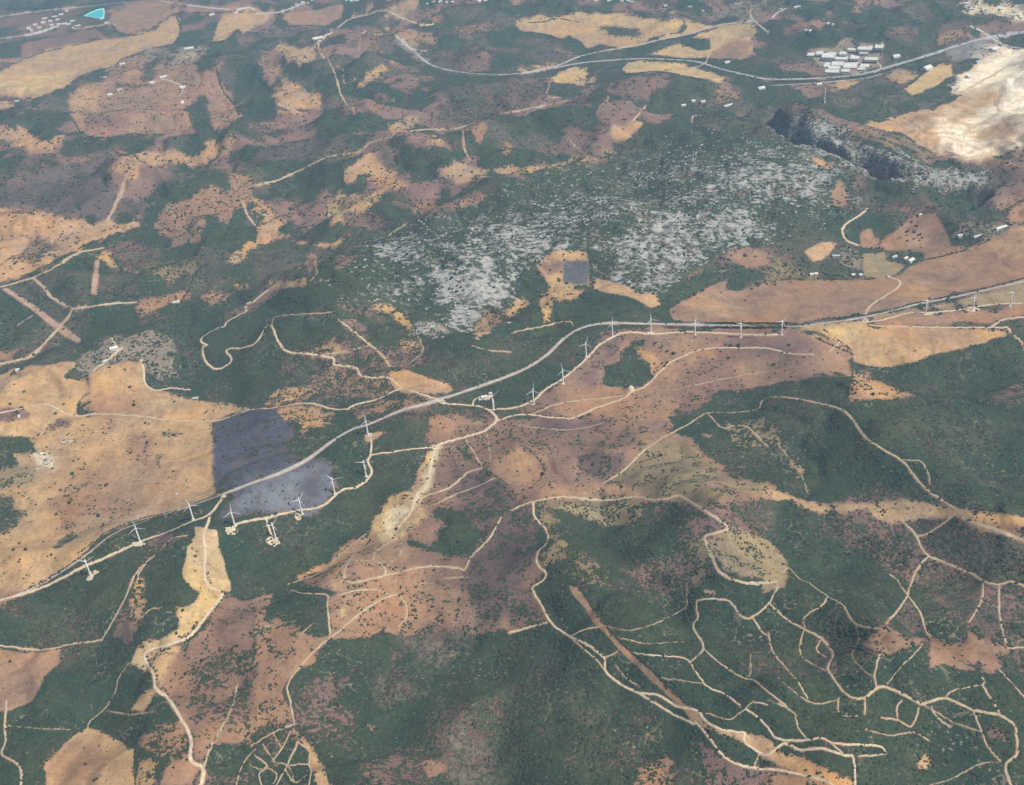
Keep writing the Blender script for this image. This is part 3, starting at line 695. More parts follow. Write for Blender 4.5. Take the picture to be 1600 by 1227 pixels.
A(3,3,[(950,-30),(1300,-30),(1250,150),(1150,150)],'mauve',.78,dry=.5,fe=5)
A(3,3,[(920,1080),(960,1020),(1020,1060),(1010,1130),(930,1140)],'tan',.2)
A(3,3,[(-20,1010),(200,1060),(530,1190),(530,1260),(400,1260),(-20,1040)],'orange',.12)
A(3,3,[(-20,1160),(350,1200),(400,1260),(-20,1260)],'pink',.35)
A(3,3,[(1340,880),(1440,860),(1470,950),(1360,940)],'mauve',.5)

# ------------------------------------------------------------------ ground sheet
def spread(lo, hi, n, out_lo, out_hi, k):
    a = np.linspace(lo, hi, n)
    t = np.linspace(0, 1, k + 1)[1:] ** 1.6
    return np.concatenate([(lo + (out_lo - lo) * t)[::-1], a, hi + (out_hi - hi) * t])
NAZ, NDEP = 1090, 880
az = spread(math.radians(-41), math.radians(43), NAZ, math.radians(-80), math.radians(82), 14)
dp = np.linspace(math.radians(56), math.radians(7.2), NDEP)
rad = CAM_H / np.tan(dp)
rad = np.concatenate([np.linspace(250, rad[0], 8)[:-1], rad, rad[-1] * np.linspace(1, 1.75, 14)[1:]])
AZ, RAD = np.meshgrid(az, rad)
GX, GY = RAD * np.sin(AZ), RAD * np.cos(AZ)
GZ = height(GX.ravel(), GY.ravel()).reshape(GX.shape)
NR, NC = GX.shape
_height_exact = height
def height(x, y):
    """height of the built ground sheet at a place (bilinear between its vertices)"""
    x = np.asarray(x, float); y = np.asarray(y, float)
    r = np.clip(np.hypot(x, y), rad[0], rad[-1] - 1); a = np.clip(np.arctan2(x, y), az[0], az[-1] - 1e-6)
    i = np.clip(np.searchsorted(rad, r) - 1, 0, NR - 2); j = np.clip(np.searchsorted(az, a) - 1, 0, NC - 2)
    u = (r - rad[i]) / (rad[i + 1] - rad[i]); v = (a - az[j]) / (az[j + 1] - az[j])
    return (GZ[i, j] * (1 - u) + GZ[i + 1, j] * u) * (1 - v) + (GZ[i, j + 1] * (1 - u) + GZ[i + 1, j + 1] * u) * v
gx, gy, gz = GX.ravel(), GY.ravel(), GZ.ravel()
gu, gv = to_px(gx, gy, gz)
N = len(gx)
slant = np.sqrt(gx ** 2 + gy ** 2 + (gz - CAM_H) ** 2)
w1 = fbm(gx, gy, 70, 61, 4) * 2 - 1
w2 = fbm(gx, gy, 190, 62, 2) * 2 - 1
nb = fbm(gx, gy, 420, 63, 3)
nc_ = fbm(gx, gy, 160, 64, 3)
soil = np.tile(np.array(PAL['mauve'])[None], (N, 1)) * (0.8 + .5 * nb[:, None])
cover = np.zeros((N, 3))
farv = sstep(2800, 5000, np.hypot(gx, gy))
cover[:, 0] = .96 - (.26 + .30 * farv) * sstep(.44, .64, nb) * sstep(.40, .60, nc_) - .16 * sstep(.48, .72, nc_)
cover[:, 2] = .75 * sstep(.45, .66, nc_) * (.22 + .6 * farv)
region = np.zeros(N, np.int32)
regs = [None]
def poly_sd(px, py, pts):
    p = np.array(pts)
    q = np.roll(p, -1, 0)
    inside = np.zeros(px.shape, bool)
    best = np.full(px.shape, 1e18)
    for (x0, y0), (x1, y1) in zip(p, q):
        dx, dy = x1 - x0, y1 - y0
        t = np.clip(((px - x0) * dx + (py - y0) * dy) / (dx * dx + dy * dy + 1e-9), 0, 1)
        best = np.minimum(best, (px - x0 - t * dx) ** 2 + (py - y0 - t * dy) ** 2)
        c = ((y0 > py) != (y1 > py))
        xi = x0 + (py - y0) * dx / (dy if abs(dy) > 1e-9 else 1e-9)
        inside ^= c & (px < xi)
    return np.where(inside, 1, -1) * np.sqrt(best)
inv = 1.0
for pts, so, sc_, rk, wob, fe, nm, dry, lab in L:
    p = np.array(pts)
    if nm is None or nm in ('dry_pasture', 'limestone_ridge'): wob, fe = wob * 1.9 + 1.0, fe * 2.0 + 2.0
    elif nm in (FIELD,): wob, fe = wob + .8, fe + .6
    mg = 2.2 * wob + fe + 3
    idx = np.nonzero((gu > p[:, 0].min() - mg) & (gu < p[:, 0].max() + mg) & (gv > p[:, 1].min() - mg) & (gv < p[:, 1].max() + mg))[0]
    if len(idx) == 0: continue
    d = poly_sd(gu[idx], gv[idx], pts) + wob * (1.5 * w1[idx] + 1.0 * w2[idx])
    mk = sstep(-fe, fe, d)[:, None]
    soil[idx] = soil[idx] * (1 - mk) + np.array(PAL[so]) * mk
    tgt = np.stack([np.full(len(idx), sc_), np.full(len(idx), rk), np.full(len(idx), dry or 0.0)], 1)
    if sc_ > .03:
        tgt[:, 0] = np.clip(tgt[:, 0] + .22 * (nc_[idx] - .5), 0, 1)
    cover[idx] = cover[idx] * (1 - mk) + tgt * mk
    if nm:
        regs.append((nm, lab))
        region[idx[mk[:, 0] > .5]] = len(regs) - 1

for k_, rg_ in enumerate(regs):
    if rg_ and rg_[0] == 'dry_pasture':
        ix = np.nonzero(region == k_)[0]
        f = (.8 * sstep(.44, .60, fbm(gx[ix], gy[ix] * .6, 210, 71, 4)))[:, None]
        soil[ix] = soil[ix] * (1 - f) + soil[ix] * np.array((.60, .62, .74)) * f
        cover[ix, 0] = np.where(cover[ix, 0] < .4, cover[ix, 0] + .10 * f[:, 0], cover[ix, 0])
qd = np.sqrt(((gx - QX) / 1.15) ** 2 + (gy - QY) ** 2)
qi = np.nonzero(qd < 430)[0]
qs = (sstep(380, 50, qd[qi]) * 105 / 17.0) % 1.0
qf = (.6 * sstep(.3, .5, qs) * sstep(1.0, .8, qs) + .3 * sstep(.55, .75, w2[qi] * .5 + .5))[:, None] * (cover[qi, 0] < .05)[:, None]
soil[qi] = soil[qi] * (1 - qf) + np.array((.42, .30, .215)) * qf
# ------------------------------------------------------------------ roads, tracks
PT = []   # points(px), width px, kind
def R(c, r, pts, w, kind='track'):
    PT.append((T(c, r, pts) if c is not None else pts, w, kind))
R(None,0,T(0,2,[(-120,1350),(180,1235),(350,1140),(530,1020),(700,890),(880,815),(1090,745),(1200,708),(1385,640)]),3.0,'main')
MAIN = T(0,2,[(1385,640)]) + T(1,2,[(0,565),(130,520),(250,465),(330,420),(480,310),(600,240),(700,210),(900,125),(1130,60)]) + T(2,1,[(0,1130),(200,1020),(330,900),(450,835),(600,812),(800,815),(1130,822),(1400,830)]) + T(3,1,[(0,835),(200,830),(400,805),(620,770),(900,700),(1200,640),(1620,545)])
R(None,0,MAIN,5.6,'main')
MOTOR = T(1,0,[(850,205),(900,260),(980,320),(1060,390),(1150,425),(1280,450),(1430,462)]) + T(2,0,[(0,460),(200,435),(400,395),(600,375),(800,365),(1000,370),(1150,385),(1300,430),(1450,465)]) + T(3,0,[(0,490),(200,490),(400,480),(600,455),(800,400),(1000,340),(1250,260),(1400,228),(1640,190)])
R(None,0,MOTOR,6.4,'motor')
R(None,0,MOTOR,1.6,'median')
R(2,0,[(60,455),(270,410),(420,350),(600,310),(780,280),(900,250),(1100,210),(1240,165),(1400,140),(1480,130)],3.6,'lane')
R(3,0,[(0,530),(200,520),(560,490),(700,460)],2.4,'lane')
R(3,0,[(1250,165),(1330,200),(1460,280),(1600,305)],3.0,'lane')
R(0,0,[(1000,10),(1300,50),(1583,70)],3.0,'lane')
R(0,0,[(-40,245),(150,220),(300,180)],2.2,'lane')
R(0,0,[(-40,110),(250,70),(550,40),(780,15)],2.0,'lane')
# wind farm tracks
R(None,0,T(0,2,[(-120,1330),(240,1227),(500,1100),(640,1040),(860,940),(1000,890),(1190,810),(1290,770),(1350,700),(1388,645)]),4.2,'track')
R(None,0,T(1,2,[(1130,60),(1160,80),(1340,95),(1440,120),(1490,180),(1430,240),(1380,265),(1180,320),(1120,350),(1090,430),(1060,560),(1000,640),(960,750),(930,790),(870,860)]),4.6,'track')
R(None,0,T(1,2,[(1450,118)]) + T(2,2,[(0,110),(120,70)]) + T(2,1,[(210,1220),(300,1165),(430,1060),(540,950),(640,890),(720,868),(870,878),(1100,868),(1400,880)]) + T(3,1,[(0,885),(60,880)]),3.8,'track')
R(None,0,T(1,2,[(1490,190)]) + T(2,2,[(0,160),(80,150),(300,172),(390,168),(520,110),(690,50),(740,10)]) + T(2,1,[(830,1200),(900,1130),(960,1070),(1050,1020),(1200,970),(1400,965)]) + T(3,1,[(0,968),(130,1000),(280,1005)]),2.8,'track')
R(2,1,[(1000,1227),(1200,1180),(1400,1140),(1583,1110)],2,'path')
R(2,2,[(0,210),(220,240),(400,240),(580,200)],2,'path')
R(2,2,[(120,150),(300,80),(560,50),(700,30)],2.2,'path')
R(None,0,T(0,2,[(-60,150),(100,120),(230,95),(300,90),(360,120),(440,155),(500,160),(560,150),(680,148),(900,165),(1050,185),(1300,190),(1420,165),(1480,140)]) + T(1,2,[(0,115),(100,110),(320,80),(470,115),(570,118)]),2.8,'track')
R(1,2,[(570,118),(590,100),(640,80),(760,55),(860,5),(940,0),(1040,30),(1130,60)],3.6,'track')
R(None,0,T(1,1,[(920,1230),(820,1150),(720,1150),(640,1130),(620,1090),(480,1065),(485,1030),(300,1000),(200,990),(140,930),(100,830),(70,825),(0,930)]) + T(0,1,[(1500,965),(1420,970),(1400,990),(1430,1030),(1410,1070),(1340,1095),(1290,1070),(1260,1020),(1255,960),(1285,950),(1240,915),(1330,850),(1390,830),(1400,810),(1460,770),(1520,740),(1520,700),(1583,670)]),3.2,'track')
R(1,1,[(100,810),(130,770),(300,755),(480,745)],2.2,'path')
R(1,1,[(0,665),(80,605)],3,'track')
R(1,1,[(340,550),(400,480),(420,450),(560,400)],2,'path')
R(1,1,[(730,350),(830,260),(930,200)],2,'path')
R(1,1,[(510,790),(600,860),(700,940),(770,1000),(830,1080)],3,'path')
R(1,1,[(420,1005),(540,990),(700,950)],2,'path')
R(1,1,[(950,1060),(1030,990),(1020,930),(1000,890)],2,'path')
R(1,1,[(1340,950),(1430,980),(1583,990)],2,'path')
R(2,1,[(0,870),(200,830),(350,800),(380,830)],2.4,'path')
R(0,1,[(-60,610),(0,590),(200,530),(350,460),(480,380),(640,345)],3.4,'path')
R(0,1,[(200,530),(270,590),(330,660),(450,725)],4,'path')
R(0,1,[(450,725),(560,710),(720,690),(850,685)],3,'path')
R(0,1,[(450,725),(400,800),(300,910),(200,1010),(100,1045),(-40,1070)],3.4,'path')
R(0,1,[(30,600),(150,680),(250,750),(380,850),(490,925)],8,'break')
R(0,1,[(600,430),(590,540),(580,630)],6,'break')
R(0,1,[(240,740),(110,820)],1.8,'path')
R(0,1,[(740,20),(700,110),(650,200)],4,'break')
R(0,0,[(780,1090),(740,1227)],4,'break')
R(0,1,[(570,1110),(640,1060),(700,1010),(760,960)],3,'track')
R(0,1,[(690,900),(720,960),(760,990)],2.4,'track')
R(0,1,[(870,1040),(890,1110),(900,1190),(960,1227),(1060,1215),(1180,1225)],3,'track')
R(1,1,[(0,120),(90,160)],2,'path')
R(0,1,[(1500,60),(1530,140),(1583,210)],3,'path')
R(None,0,T(1,0,[(0,1150),(150,1110),(320,1030),(450,970),(640,940),(700,890),(850,840),(1010,805),(1200,800),(1300,780),(1450,740),(1500,710)]) + T(2,0,[(0,695),(200,655),(420,605),(570,560),(650,520),(750,480)]),2.6,'path')
R(2,0,[(420,605),(250,605),(215,590),(220,560),(240,500)],2,'path')
R(2,0,[(640,590),(540,660)],2,'path')
R(2,0,[(830,650),(740,760)],2,'track')
R(2,0,[(350,860),(440,950)],1.6,'path')
R(2,0,[(1110,760),(1120,720),(1170,715)],2.2,'track')
R(1,0,[(380,260),(470,200),(580,120),(700,90),(790,65),(900,110),(1030,155),(1100,150)],3,'track')
R(1,0,[(0,90),(150,75),(300,20)],2.4,'lane')
R(1,0,[(900,250),(960,300),(1060,320)],2,'track')
R(1,0,[(380,260),(400,330),(460,400),(500,490),(520,570),(560,650),(610,710)],2.4,'path')
R(1,0,[(480,400),(540,440),(545,515),(620,490)],1.8,'path')
R(1,0,[(1280,800),(1300,870),(1290,920),(1320,990)],2.6,'path')
R(2,0,[(1340,200),(1280,290),(1220,330),(1210,370),(1180,400),(1100,425),(1010,410)],2.4,'track')
R(2,0,[(1500,40),(1480,110),(1583,200)],2,'lane')
R(0,0,[(930,530),(1010,490),(1130,540),(1100,600)],2,'track')
R(0,0,[(930,385),(1100,375),(1230,330)],1.6,'path')
R(0,0,[(720,160),(660,150),(470,180),(450,165)],2,'track')
R(3,0,[(20,120),(50,85),(120,50)],2,'lane')
R(1,0,[(640,300),(650,220),(690,185)],2,'path')
R(3,0,[(680,390),(700,420),(660,450)],2,'lane')
# right
R(3,1,[(605,755),(620,720),(680,670),(780,610),(820,570),(800,540),(740,530)],3.6,'track')
R(3,1,[(605,780),(590,800),(640,800),(720,790),(860,750),(980,748),(1100,740),(1200,725),(1400,695),(1620,690)],3.6,'track')
R(3,1,[(590,800),(650,825),(800,835),(1380,840),(1480,840),(1500,870)],2.8,'track')
R(3,1,[(1380,835),(1460,790),(1620,770)],3,'track')
R(3,1,[(590,800),(480,900),(380,990)],2.4,'path')
R(3,1,[(615,100),(590,130),(510,180),(465,220),(465,270),(500,310),(560,330)],2.8,'track')
R(3,1,[(1520,890),(1570,930),(1590,1000)],2.6,'path')
R(None,0,T(2,2,[(940,290),(1090,210),(1210,140),(1350,140),(1510,120),(1540,80)]) + T(3,2,[(0,45),(150,50),(400,100),(470,130),(530,190),(600,290),(700,360),(830,440),(920,550),(1000,630),(1150,730),(1220,800),(1400,860),(1620,945)]),3.0,'path')
R(3,2,[(830,430),(940,440),(990,510),(1000,580)],2.2,'path')
R(3,2,[(1150,770),(1060,840),(970,895),(920,900)],2.4,'path')
R(None,0,T(3,2,[(820,800),(910,890),(940,960),(990,1020),(1100,1070),(1250,1130),(1330,1180),(1430,1200),(1500,1185),(1620,1220)]),2.6,'path')
R(None,0,T(3,2,[(1000,1020),(920,1110)]) + T(3,3,[(870,20),(860,60),(800,150),(730,230)]),2.6,'path')
R(None,0,T(3,2,[(750,1140),(800,1170)]) + T(3,3,[(830,10),(870,60),(940,160),(980,280),(1010,310)]),2.6,'path')
R(2,2,[(940,290),(820,370),(740,450),(670,510),(560,580)],2.2,'path')
R(None,0,T(2,2,[(-10,745),(70,710),(130,690),(300,660),(560,680),(760,660),(900,680),(1030,655),(1100,690),(1200,750),(1330,840),(1310,870),(1200,900),(1200,940),(1240,1040),(1290,1130),(1400,1180),(1500,1195)]) + T(3,2,[(0,1190),(60,1180)]),3.6,'path')
R(None,0,T(3,2,[(90,1130),(130,1100),(200,1170),(260,1190)]) + T(3,3,[(280,0),(370,60),(460,110),(500,180),(540,230),(610,250),(700,255)]),2.4,'path')
R(3,3,[(370,60),(330,120),(260,160),(220,200),(230,260)],2.2,'path')
R(None,0,T(2,2,[(130,690),(140,780),(210,860),(220,940),(160,1000),(160,1080),(210,1130),(190,1180)]) + T(2,3,[(130,10),(190,130),(250,230),(360,310),(450,350),(570,440),(575,510),(640,580),(780,655),(900,670),(1020,740),(1140,765),(1200,830),(1290,880),(1440,905)]),3.4,'track')
R(2,3,[(360,310),(430,270),(550,245)],3,'path')
R(2,3,[(570,440),(600,430),(650,400)],3,'path')
R(2,3,[(370,320),(450,390),(520,450),(570,510)],2.2,'path')
R(2,3,[(780,655),(900,730),(1000,790),(1130,850)],3,'track')
R(None,0,T(2,3,[(1130,830),(1240,960),(1310,1050),(1400,1100),(1500,1120),(1583,1130)])+T(3,3,[(100,1140),(350,1200),(420,1240)]),2.8,'track')
R(None,0,T(2,3,[(1440,905),(1440,960),(1520,1020),(1583,1040)]) + T(3,3,[(100,970),(200,1010),(330,1000),(480,1045),(530,1060),(540,1250)]),3.2,'track')
R(2,3,[(1530,1030),(1500,1110)],2,'path')
R(2,3,[(-20,285),(110,250),(220,220)],3,'track')
R(2,3,[(570,240),(720,270),(850,240),(950,200),(1070,130),(1080,100),(1080,0)],1.8,'path')
R(None,0,T(2,3,[(750,410),(900,425),(1060,440),(1100,470),(1140,530),(1210,620),(1310,660),(1420,740),(1500,790),(1583,870)])+T(3,3,[(60,940),(220,950),(330,935),(420,970),(680,985),(740,1040)]),2.6,'track')
R(None,0,T(2,3,[(1100,470),(1185,380),(1120,250),(1150,190),(1140,120),(1165,80),(1330,85),(1400,160),(1440,195),(1490,185),(1583,110)])+T(3,3,[(50,20),(60,-20)]),3.2,'path')
R(2,3,[(1490,190),(1540,270),(1583,300)],3,'path')
R(2,3,[(1185,380),(1270,460),(1420,560),(1500,580),(1583,650),(1700,740)],2.2,'path')
R(2,3,[(1450,410),(1600,405)],2,'path')
R(2,3,[(1475,410),(1475,540),(1440,560)],2,'path')
R(2,3,[(920,565),(1050,580),(1180,600)],1.8,'path')
R(2,3,[(1200,780),(1340,820),(1410,780),(1490,710)],1.8,'path')
R(3,3,[(0,90),(100,190),(220,260),(330,320),(390,390),(400,430),(370,500),(400,560),(450,630),(510,680),(590,690),(670,630),(720,620),(800,650),(900,700),(960,725),(1080,690),(1180,720),(1260,760),(1420,790),(1520,850),(1535,920),(1540,1030),(1470,1110),(1510,1250)],3.4,'path')
R(3,3,[(670,630),(660,540),(690,420)],2.8,'path')
R(3,3,[(0,280),(30,400),(100,490),(180,580),(250,700)],2.6,'path')
R(3,3,[(220,270),(200,350),(210,430),(280,480),(360,520)],2.2,'path')
R(3,3,[(440,680),(435,770),(480,800),(550,800)],2.2,'path')
R(3,3,[(600,690),(600,790)],2.2,'path')
R(3,3,[(700,810),(800,825),(880,865),(920,800),(930,750)],2.2,'path')
R(3,3,[(800,820),(800,740),(830,700)],2.2,'path')
R(3,3,[(1010,740),(1040,800),(1130,870)],2.2,'path')
R(3,3,[(1270,770),(1320,890),(1360,990),(1440,1080)],2.4,'path')
R(3,3,[(1300,510),(1340,590),(1330,610),(1430,780)],2.4,'path')
R(3,3,[(1200,630),(1330,605)],2.4,'path')
R(3,3,[(1430,510),(1500,590),(1600,700)],2.4,'path')
R(None,0,T(3,2,[(1330,1180)])+T(3,3,[(1320,90),(1240,220)]),2.6,'path')
R(3,3,[(1320,90),(1420,125)],2.2,'path')
R(None,0,T(3,2,[(1430,1200)])+T(3,3,[(1430,120),(1440,220),(1480,370)]),2.6,'path')
R(3,3,[(1480,380),(1620,375)],2.6,'path')
R(3,3,[(560,1050),(740,1035)],2.4,'path')
R(3,3,[(380,950),(470,1040)],2.4,'path')
R(3,3,[(170,800),(190,880),(240,940)],2.2,'path')
R(3,3,[(1090,690),(1130,650),(1180,630)],2,'path')
# lower left
R(None,0,T(0,2,[(1300,785),(1260,900),(1270,980),(1265,1130),(1290,1210)])+T(0,3,[(1375,45),(1300,150),(1180,300),(1070,350),(930,390),(895,420),(900,460),(950,540),(965,630),(1040,690),(1110,800),(1180,930),(1180,1070),(1260,1130),(1230,1260)]),4.4,'track')
R(0,3,[(-40,360),(250,390),(450,355),(630,330)],2.4,'path')
R(None,0,T(0,2,[(1180,890),(1060,920),(980,1000),(850,1120),(800,1227)])+T(0,3,[(770,80),(700,210),(630,330)]),2.4,'path')
R(0,3,[(820,150),(880,185),(930,140),(1000,130)],2.2,'path')
R(0,3,[(800,470),(730,570),(720,630),(660,740),(550,840),(545,880)],1.8,'path')
R(0,3,[(660,765),(800,790),(960,770)],1.8,'path')
R(0,3,[(50,860),(230,875),(440,885)],1.6,'path')
R(0,3,[(40,700),(30,850),(35,950),(15,1040),(120,1110),(130,1250)],3,'path')
R(0,3,[(1250,1140),(1310,980),(1400,820),(1450,700),(1470,600)],2,'path')
R(0,3,[(1040,480),(1000,580),(985,630)],1.8,'path')
R(1,3,[(460,320),(590,210),(720,110),(830,60),(890,60),(930,120),(930,190),(880,250)],2.6,'path')
R(1,3,[(830,50),(700,15),(500,50)],2.4,'path')
R(1,3,[(-30,985),(110,900),(240,850)],2.8,'path')
R(1,3,[(240,850),(210,700),(200,600),(330,430),(460,310)],2.2,'path')
R(1,3,[(210,900),(160,1000),(110,1070)],2.2,'path')
R(1,3,[(110,910),(160,1000)],2,'path')
R(1,3,[(40,970),(100,1060),(130,1110)],2,'path')
R(1,3,[(260,960),(190,1110),(120,1240)],2.4,'path')
R(1,3,[(190,1105),(330,1105),(325,1240)],2.2,'path')
R(1,3,[(-10,1040),(70,1110),(20,1160),(40,1240)],2.2,'path')
R(1,3,[(180,1130),(240,1210),(320,1160)],2.2,'path')
R(1,3,[(210,20),(290,40),(410,45),(450,60),(440,100),(460,300)],2.4,'path')
R(1,3,[(60,250),(250,210)],1.8,'path')
R(1,3,[(270,300),(360,220)],1.6,'path')
# centre
R(None,0,T(0,2,[(1450,830)])+T(1,2,[(0,800),(60,790),(240,745),(400,720),(530,620),(620,600),(700,540),(715,490),(690,440),(710,400),(715,270)]),3.6,'track')
R(1,2,[(710,400),(920,370),(1110,350)],2.6,'track')
R(1,2,[(60,795),(105,920)],2.8,'track')
R(1,2,[(1340,95),(1360,50),(1450,40)],3,'track')
R(1,2,[(1470,115),(1465,60)],2,'track')
R(1,2,[(1020,680),(1060,650),(1200,600),(1310,510),(1400,480)],2.8,'path')
R(1,2,[(1100,710),(1220,650),(1360,600),(1480,540)],2.8,'path')
R(1,2,[(800,900),(760,930),(620,1000),(570,1070),(545,1150),(590,1190),(700,1170),(860,1130),(1060,1090),(1250,1100),(1290,1110),(1340,1020),(1440,920),(1520,780)],3,'path')
R(1,2,[(740,1050),(800,1100),(800,1140)],2.4,'path')
R(1,2,[(860,920),(740,1000),(720,1050),(580,1050)],2.4,'path')
R(1,2,[(1010,1200),(1200,1160),(1320,1160)],2,'path')
R(1,2,[(1300,310),(1400,470)],2.2,'path')
R(1,2,[(1430,270),(1450,440)],2,'path')
R(1,2,[(690,880),(480,1050),(440,1110),(200,1200)],3,'path')
R(0,2,[(800,550),(1020,575),(1150,530),(1150,590),(1240,650),(1370,640)],2.0,'path')
R(3,0,[(1460,540),(1410,620),(1430,700),(1340,750),(1230,810),(1210,850)],3.0,'track')
R(3,0,[(1040,850),(1080,910),(1180,960),(1280,975),(1400,930),(1600,850)],3.2,'track')
R(3,0,[(1200,570),(1290,520),(1400,460),(1500,400),(1600,380)],3.6,'track')

for c_, r_, p_ in ((2,3,[(600,300),(720,330),(860,350),(1060,340)]),(2,3,[(640,480),(700,560),(790,620)]),(3,3,[(330,320),(300,390),(360,440)]),(3,3,[(540,230),(560,330),(520,430),(600,520),(660,560)]),(3,3,[(980,330),(900,420),(820,500),(740,600)]),(3,3,[(60,560),(150,640),(280,720),(440,700)]),(3,3,[(0,700),(100,740),(180,800)]),
        (3,3,[(950,720),(1080,800),(1200,860),(1340,900)]),(3,3,[(1440,1080),(1300,1100),(1150,1180),(1000,1230)]),(3,3,[(600,880),(760,920),(900,900),(1010,960)]),(3,2,[(60,330),(150,450),(200,510),(250,640)]),(2,2,[(1210,140),(1300,230),(1440,220),(1583,350)]),(2,3,[(1490,710),(1583,730)]),(3,3,[(730,240),(800,300),(860,320)]),
        (1,3,[(100,1080),(200,1110),(240,1210)]),(1,3,[(60,1110),(130,1160),(100,1230)]),(1,3,[(250,960),(330,1010),(330,1100)]),(1,3,[(-40,1100),(30,1130),(60,1110)]),(0,3,[(1460,1230),(1500,1100),(1583,1000)]),(1,2,[(880,900),(900,980),(860,1050),(760,1060)]),(1,2,[(960,780),(1050,720),(1100,710)]),(0,2,[(840,1227),(860,1130),(900,1080),(860,1100)]),):
    R(c_, r_, p_, random.choice((1.5, 1.8, 2.0, 2.2)), 'path')
def catmull(p, step=5.0):
    p = [np.array(q, float) for q in p]
    if len(p) == 2:
        n = max(2, int(np.linalg.norm(p[1] - p[0]) / step) + 1)
        return np.array([p[0] + (p[1] - p[0]) * t for t in np.linspace(0, 1, n)])
    q = [2 * p[0] - p[1]] + p + [2 * p[-1] - p[-2]]
    out = []
    for i in range(1, len(q) - 2):
        n = max(2, int(np.linalg.norm(q[i + 1] - q[i]) / step) + 1)
        for t in np.linspace(0, 1, n, endpoint=False):
            a, b, c, d = q[i - 1], q[i], q[i + 1], q[i + 2]
            out.append(.5 * ((2 * b) + (-a + c) * t + (2 * a - 5 * b + 4 * c - d) * t * t + (-a + 3 * b - 3 * c + d) * t ** 3))
    out.append(q[-2])
    return np.array(out)
KIND = dict(main=('main_road', M_ROAD), motor=('motorway', M_MOTOR), lane=('lane', M_LANE), median=('motorway_median', M_LANE), track=('dirt_track', M_TRACK), path=('earth_path', M_TRACK2), **{'break': ('firebreak', M_BREAK)})
road_pts = []
for pts, w, kind in PT:
    c = catmull(pts)
    if kind in ('path', 'track', 'break'):
        c = c + (RNG.random(c.shape) - .5) * (1.3 if kind != 'break' else .6)
    x, y, z = ground_pt(c[:, 0], c[:, 1])
    sl = np.sqrt(x * x + y * y + (CAM_H - z) ** 2)
    wm = w * np.median(sl) / F_PX * (.90 if kind != 'path' else .86)
    # merge points that pile up behind a rise
    P = np.stack([x, y], 1)
    keep = [0]
    for i in range(1, len(P)):
        if np.linalg.norm(P[i] - P[keep[-1]]) > 3.0: keep.append(i)
    P = P[keep]
    if len(P) < 2: continue
    road_pts.append((P, wm, kind))
    tg = np.gradient(P, axis=0)
    tg /= np.linalg.norm(tg, axis=1)[:, None] + 1e-9
    nr = np.stack([-tg[:, 1], tg[:, 0]], 1)
    jit = .30 if kind in ('path', 'break') else (.14 if kind == 'track' else .03)
    verts, faces = [], []
    n = len(P)
    offs = (-.5, -.18, .18, .5)
    wl = wm * (1 + jit * (RNG.random(n) * 2 - 1)); wr = wm * (1 + jit * (RNG.random(n) * 2 - 1))
    if kind == 'path':
        tp = np.minimum(np.arange(n), np.arange(n)[::-1])
        nzw = .70 + .75 * vn(P[:, 0], P[:, 1], 36, 55)
        tap = np.where(tp < 2, .45 + .275 * tp, 1.0)
        wl = wl * nzw * tap; wr = wr * nzw * tap
    rows = []
    for o in offs:
        q = P + nr * (o * np.where(o < 0, wl, wr))[:, None]
        rows.append(q)
    lift = (.35 if kind != 'median' else .75) + .00012 * np.sqrt((P ** 2).sum(1))
    zs = [height(q[:, 0], q[:, 1]) + lift - (.25 if abs(o) > .3 else 0) for q, o in zip(rows, offs)]
    for i in range(n):
        for j in range(4):
            verts.append((rows[j][i, 0], rows[j][i, 1], zs[j][i]))
    for i in range(n - 1):
        for j in range(3):
            faces.append((i * 4 + j, (i + 1) * 4 + j, (i + 1) * 4 + j + 1, i * 4 + j + 1))
    nm, mt = KIND[kind]
    if kind == 'path' and w <= 2.0: mt = M_TRACK3
    me = mesh_from(nm, verts, faces, True)
    if me.polygons[0].normal.z < 0: me.flip_normals()
    link(nm, me, mt, kind='structure')
    # worn verge beside the road
    if kind not in ('motor', 'median'):
        b = wm * 1.6
        m = np.nonzero((gx > P[:, 0].min() - b) & (gx < P[:, 0].max() + b) & (gy > P[:, 1].min() - b) & (gy < P[:, 1].max() + b))[0]
        if len(m):
            d = seg_dist(gx[m], gy[m], P[:, 0], P[:, 1])
            f = (.97 * sstep(.85, .42, d / wm + .2 * w1[m]))[:, None]
            cover[m, :2] = cover[m, :2] * (1 - f)
            soil[m] = soil[m] * (1 - f * .6) + np.array(PAL['tan']) * f * .6

# ------------------------------------------------------------------ ground objects
co = np.stack([gx, gy, gz], 1)
ii = (np.arange(NR - 1)[:, None] * NC + np.arange(NC - 1)[None]).ravel()
quads = np.stack([ii, ii + 1, ii + NC + 1, ii + NC], 1)
# counter-clockwise seen from above
v0, v1, v2 = co[quads[0, 0]], co[quads[0, 1]], co[quads[0, 2]]
if np.cross(v1 - v0, v2 - v1)[2] < 0: quads = quads[:, ::-1]
fr = region[quads[:, 0]]
for rid in range(len(regs)):
    q = quads[fr == rid]
    if len(q) == 0: continue
    used, invx = np.unique(q, return_inverse=True)
    q2 = invx.reshape(q.shape)
    nm, lab = ('ground', 'rolling scrub covered land with patches of bare soil') if rid == 0 else regs[rid]
    me = grid_mesh(nm, co[used], q2, {'Soil': soil[used], 'Cover': cover[used]})
    link(nm, me, M_GROUND, kind='structure', label=lab)

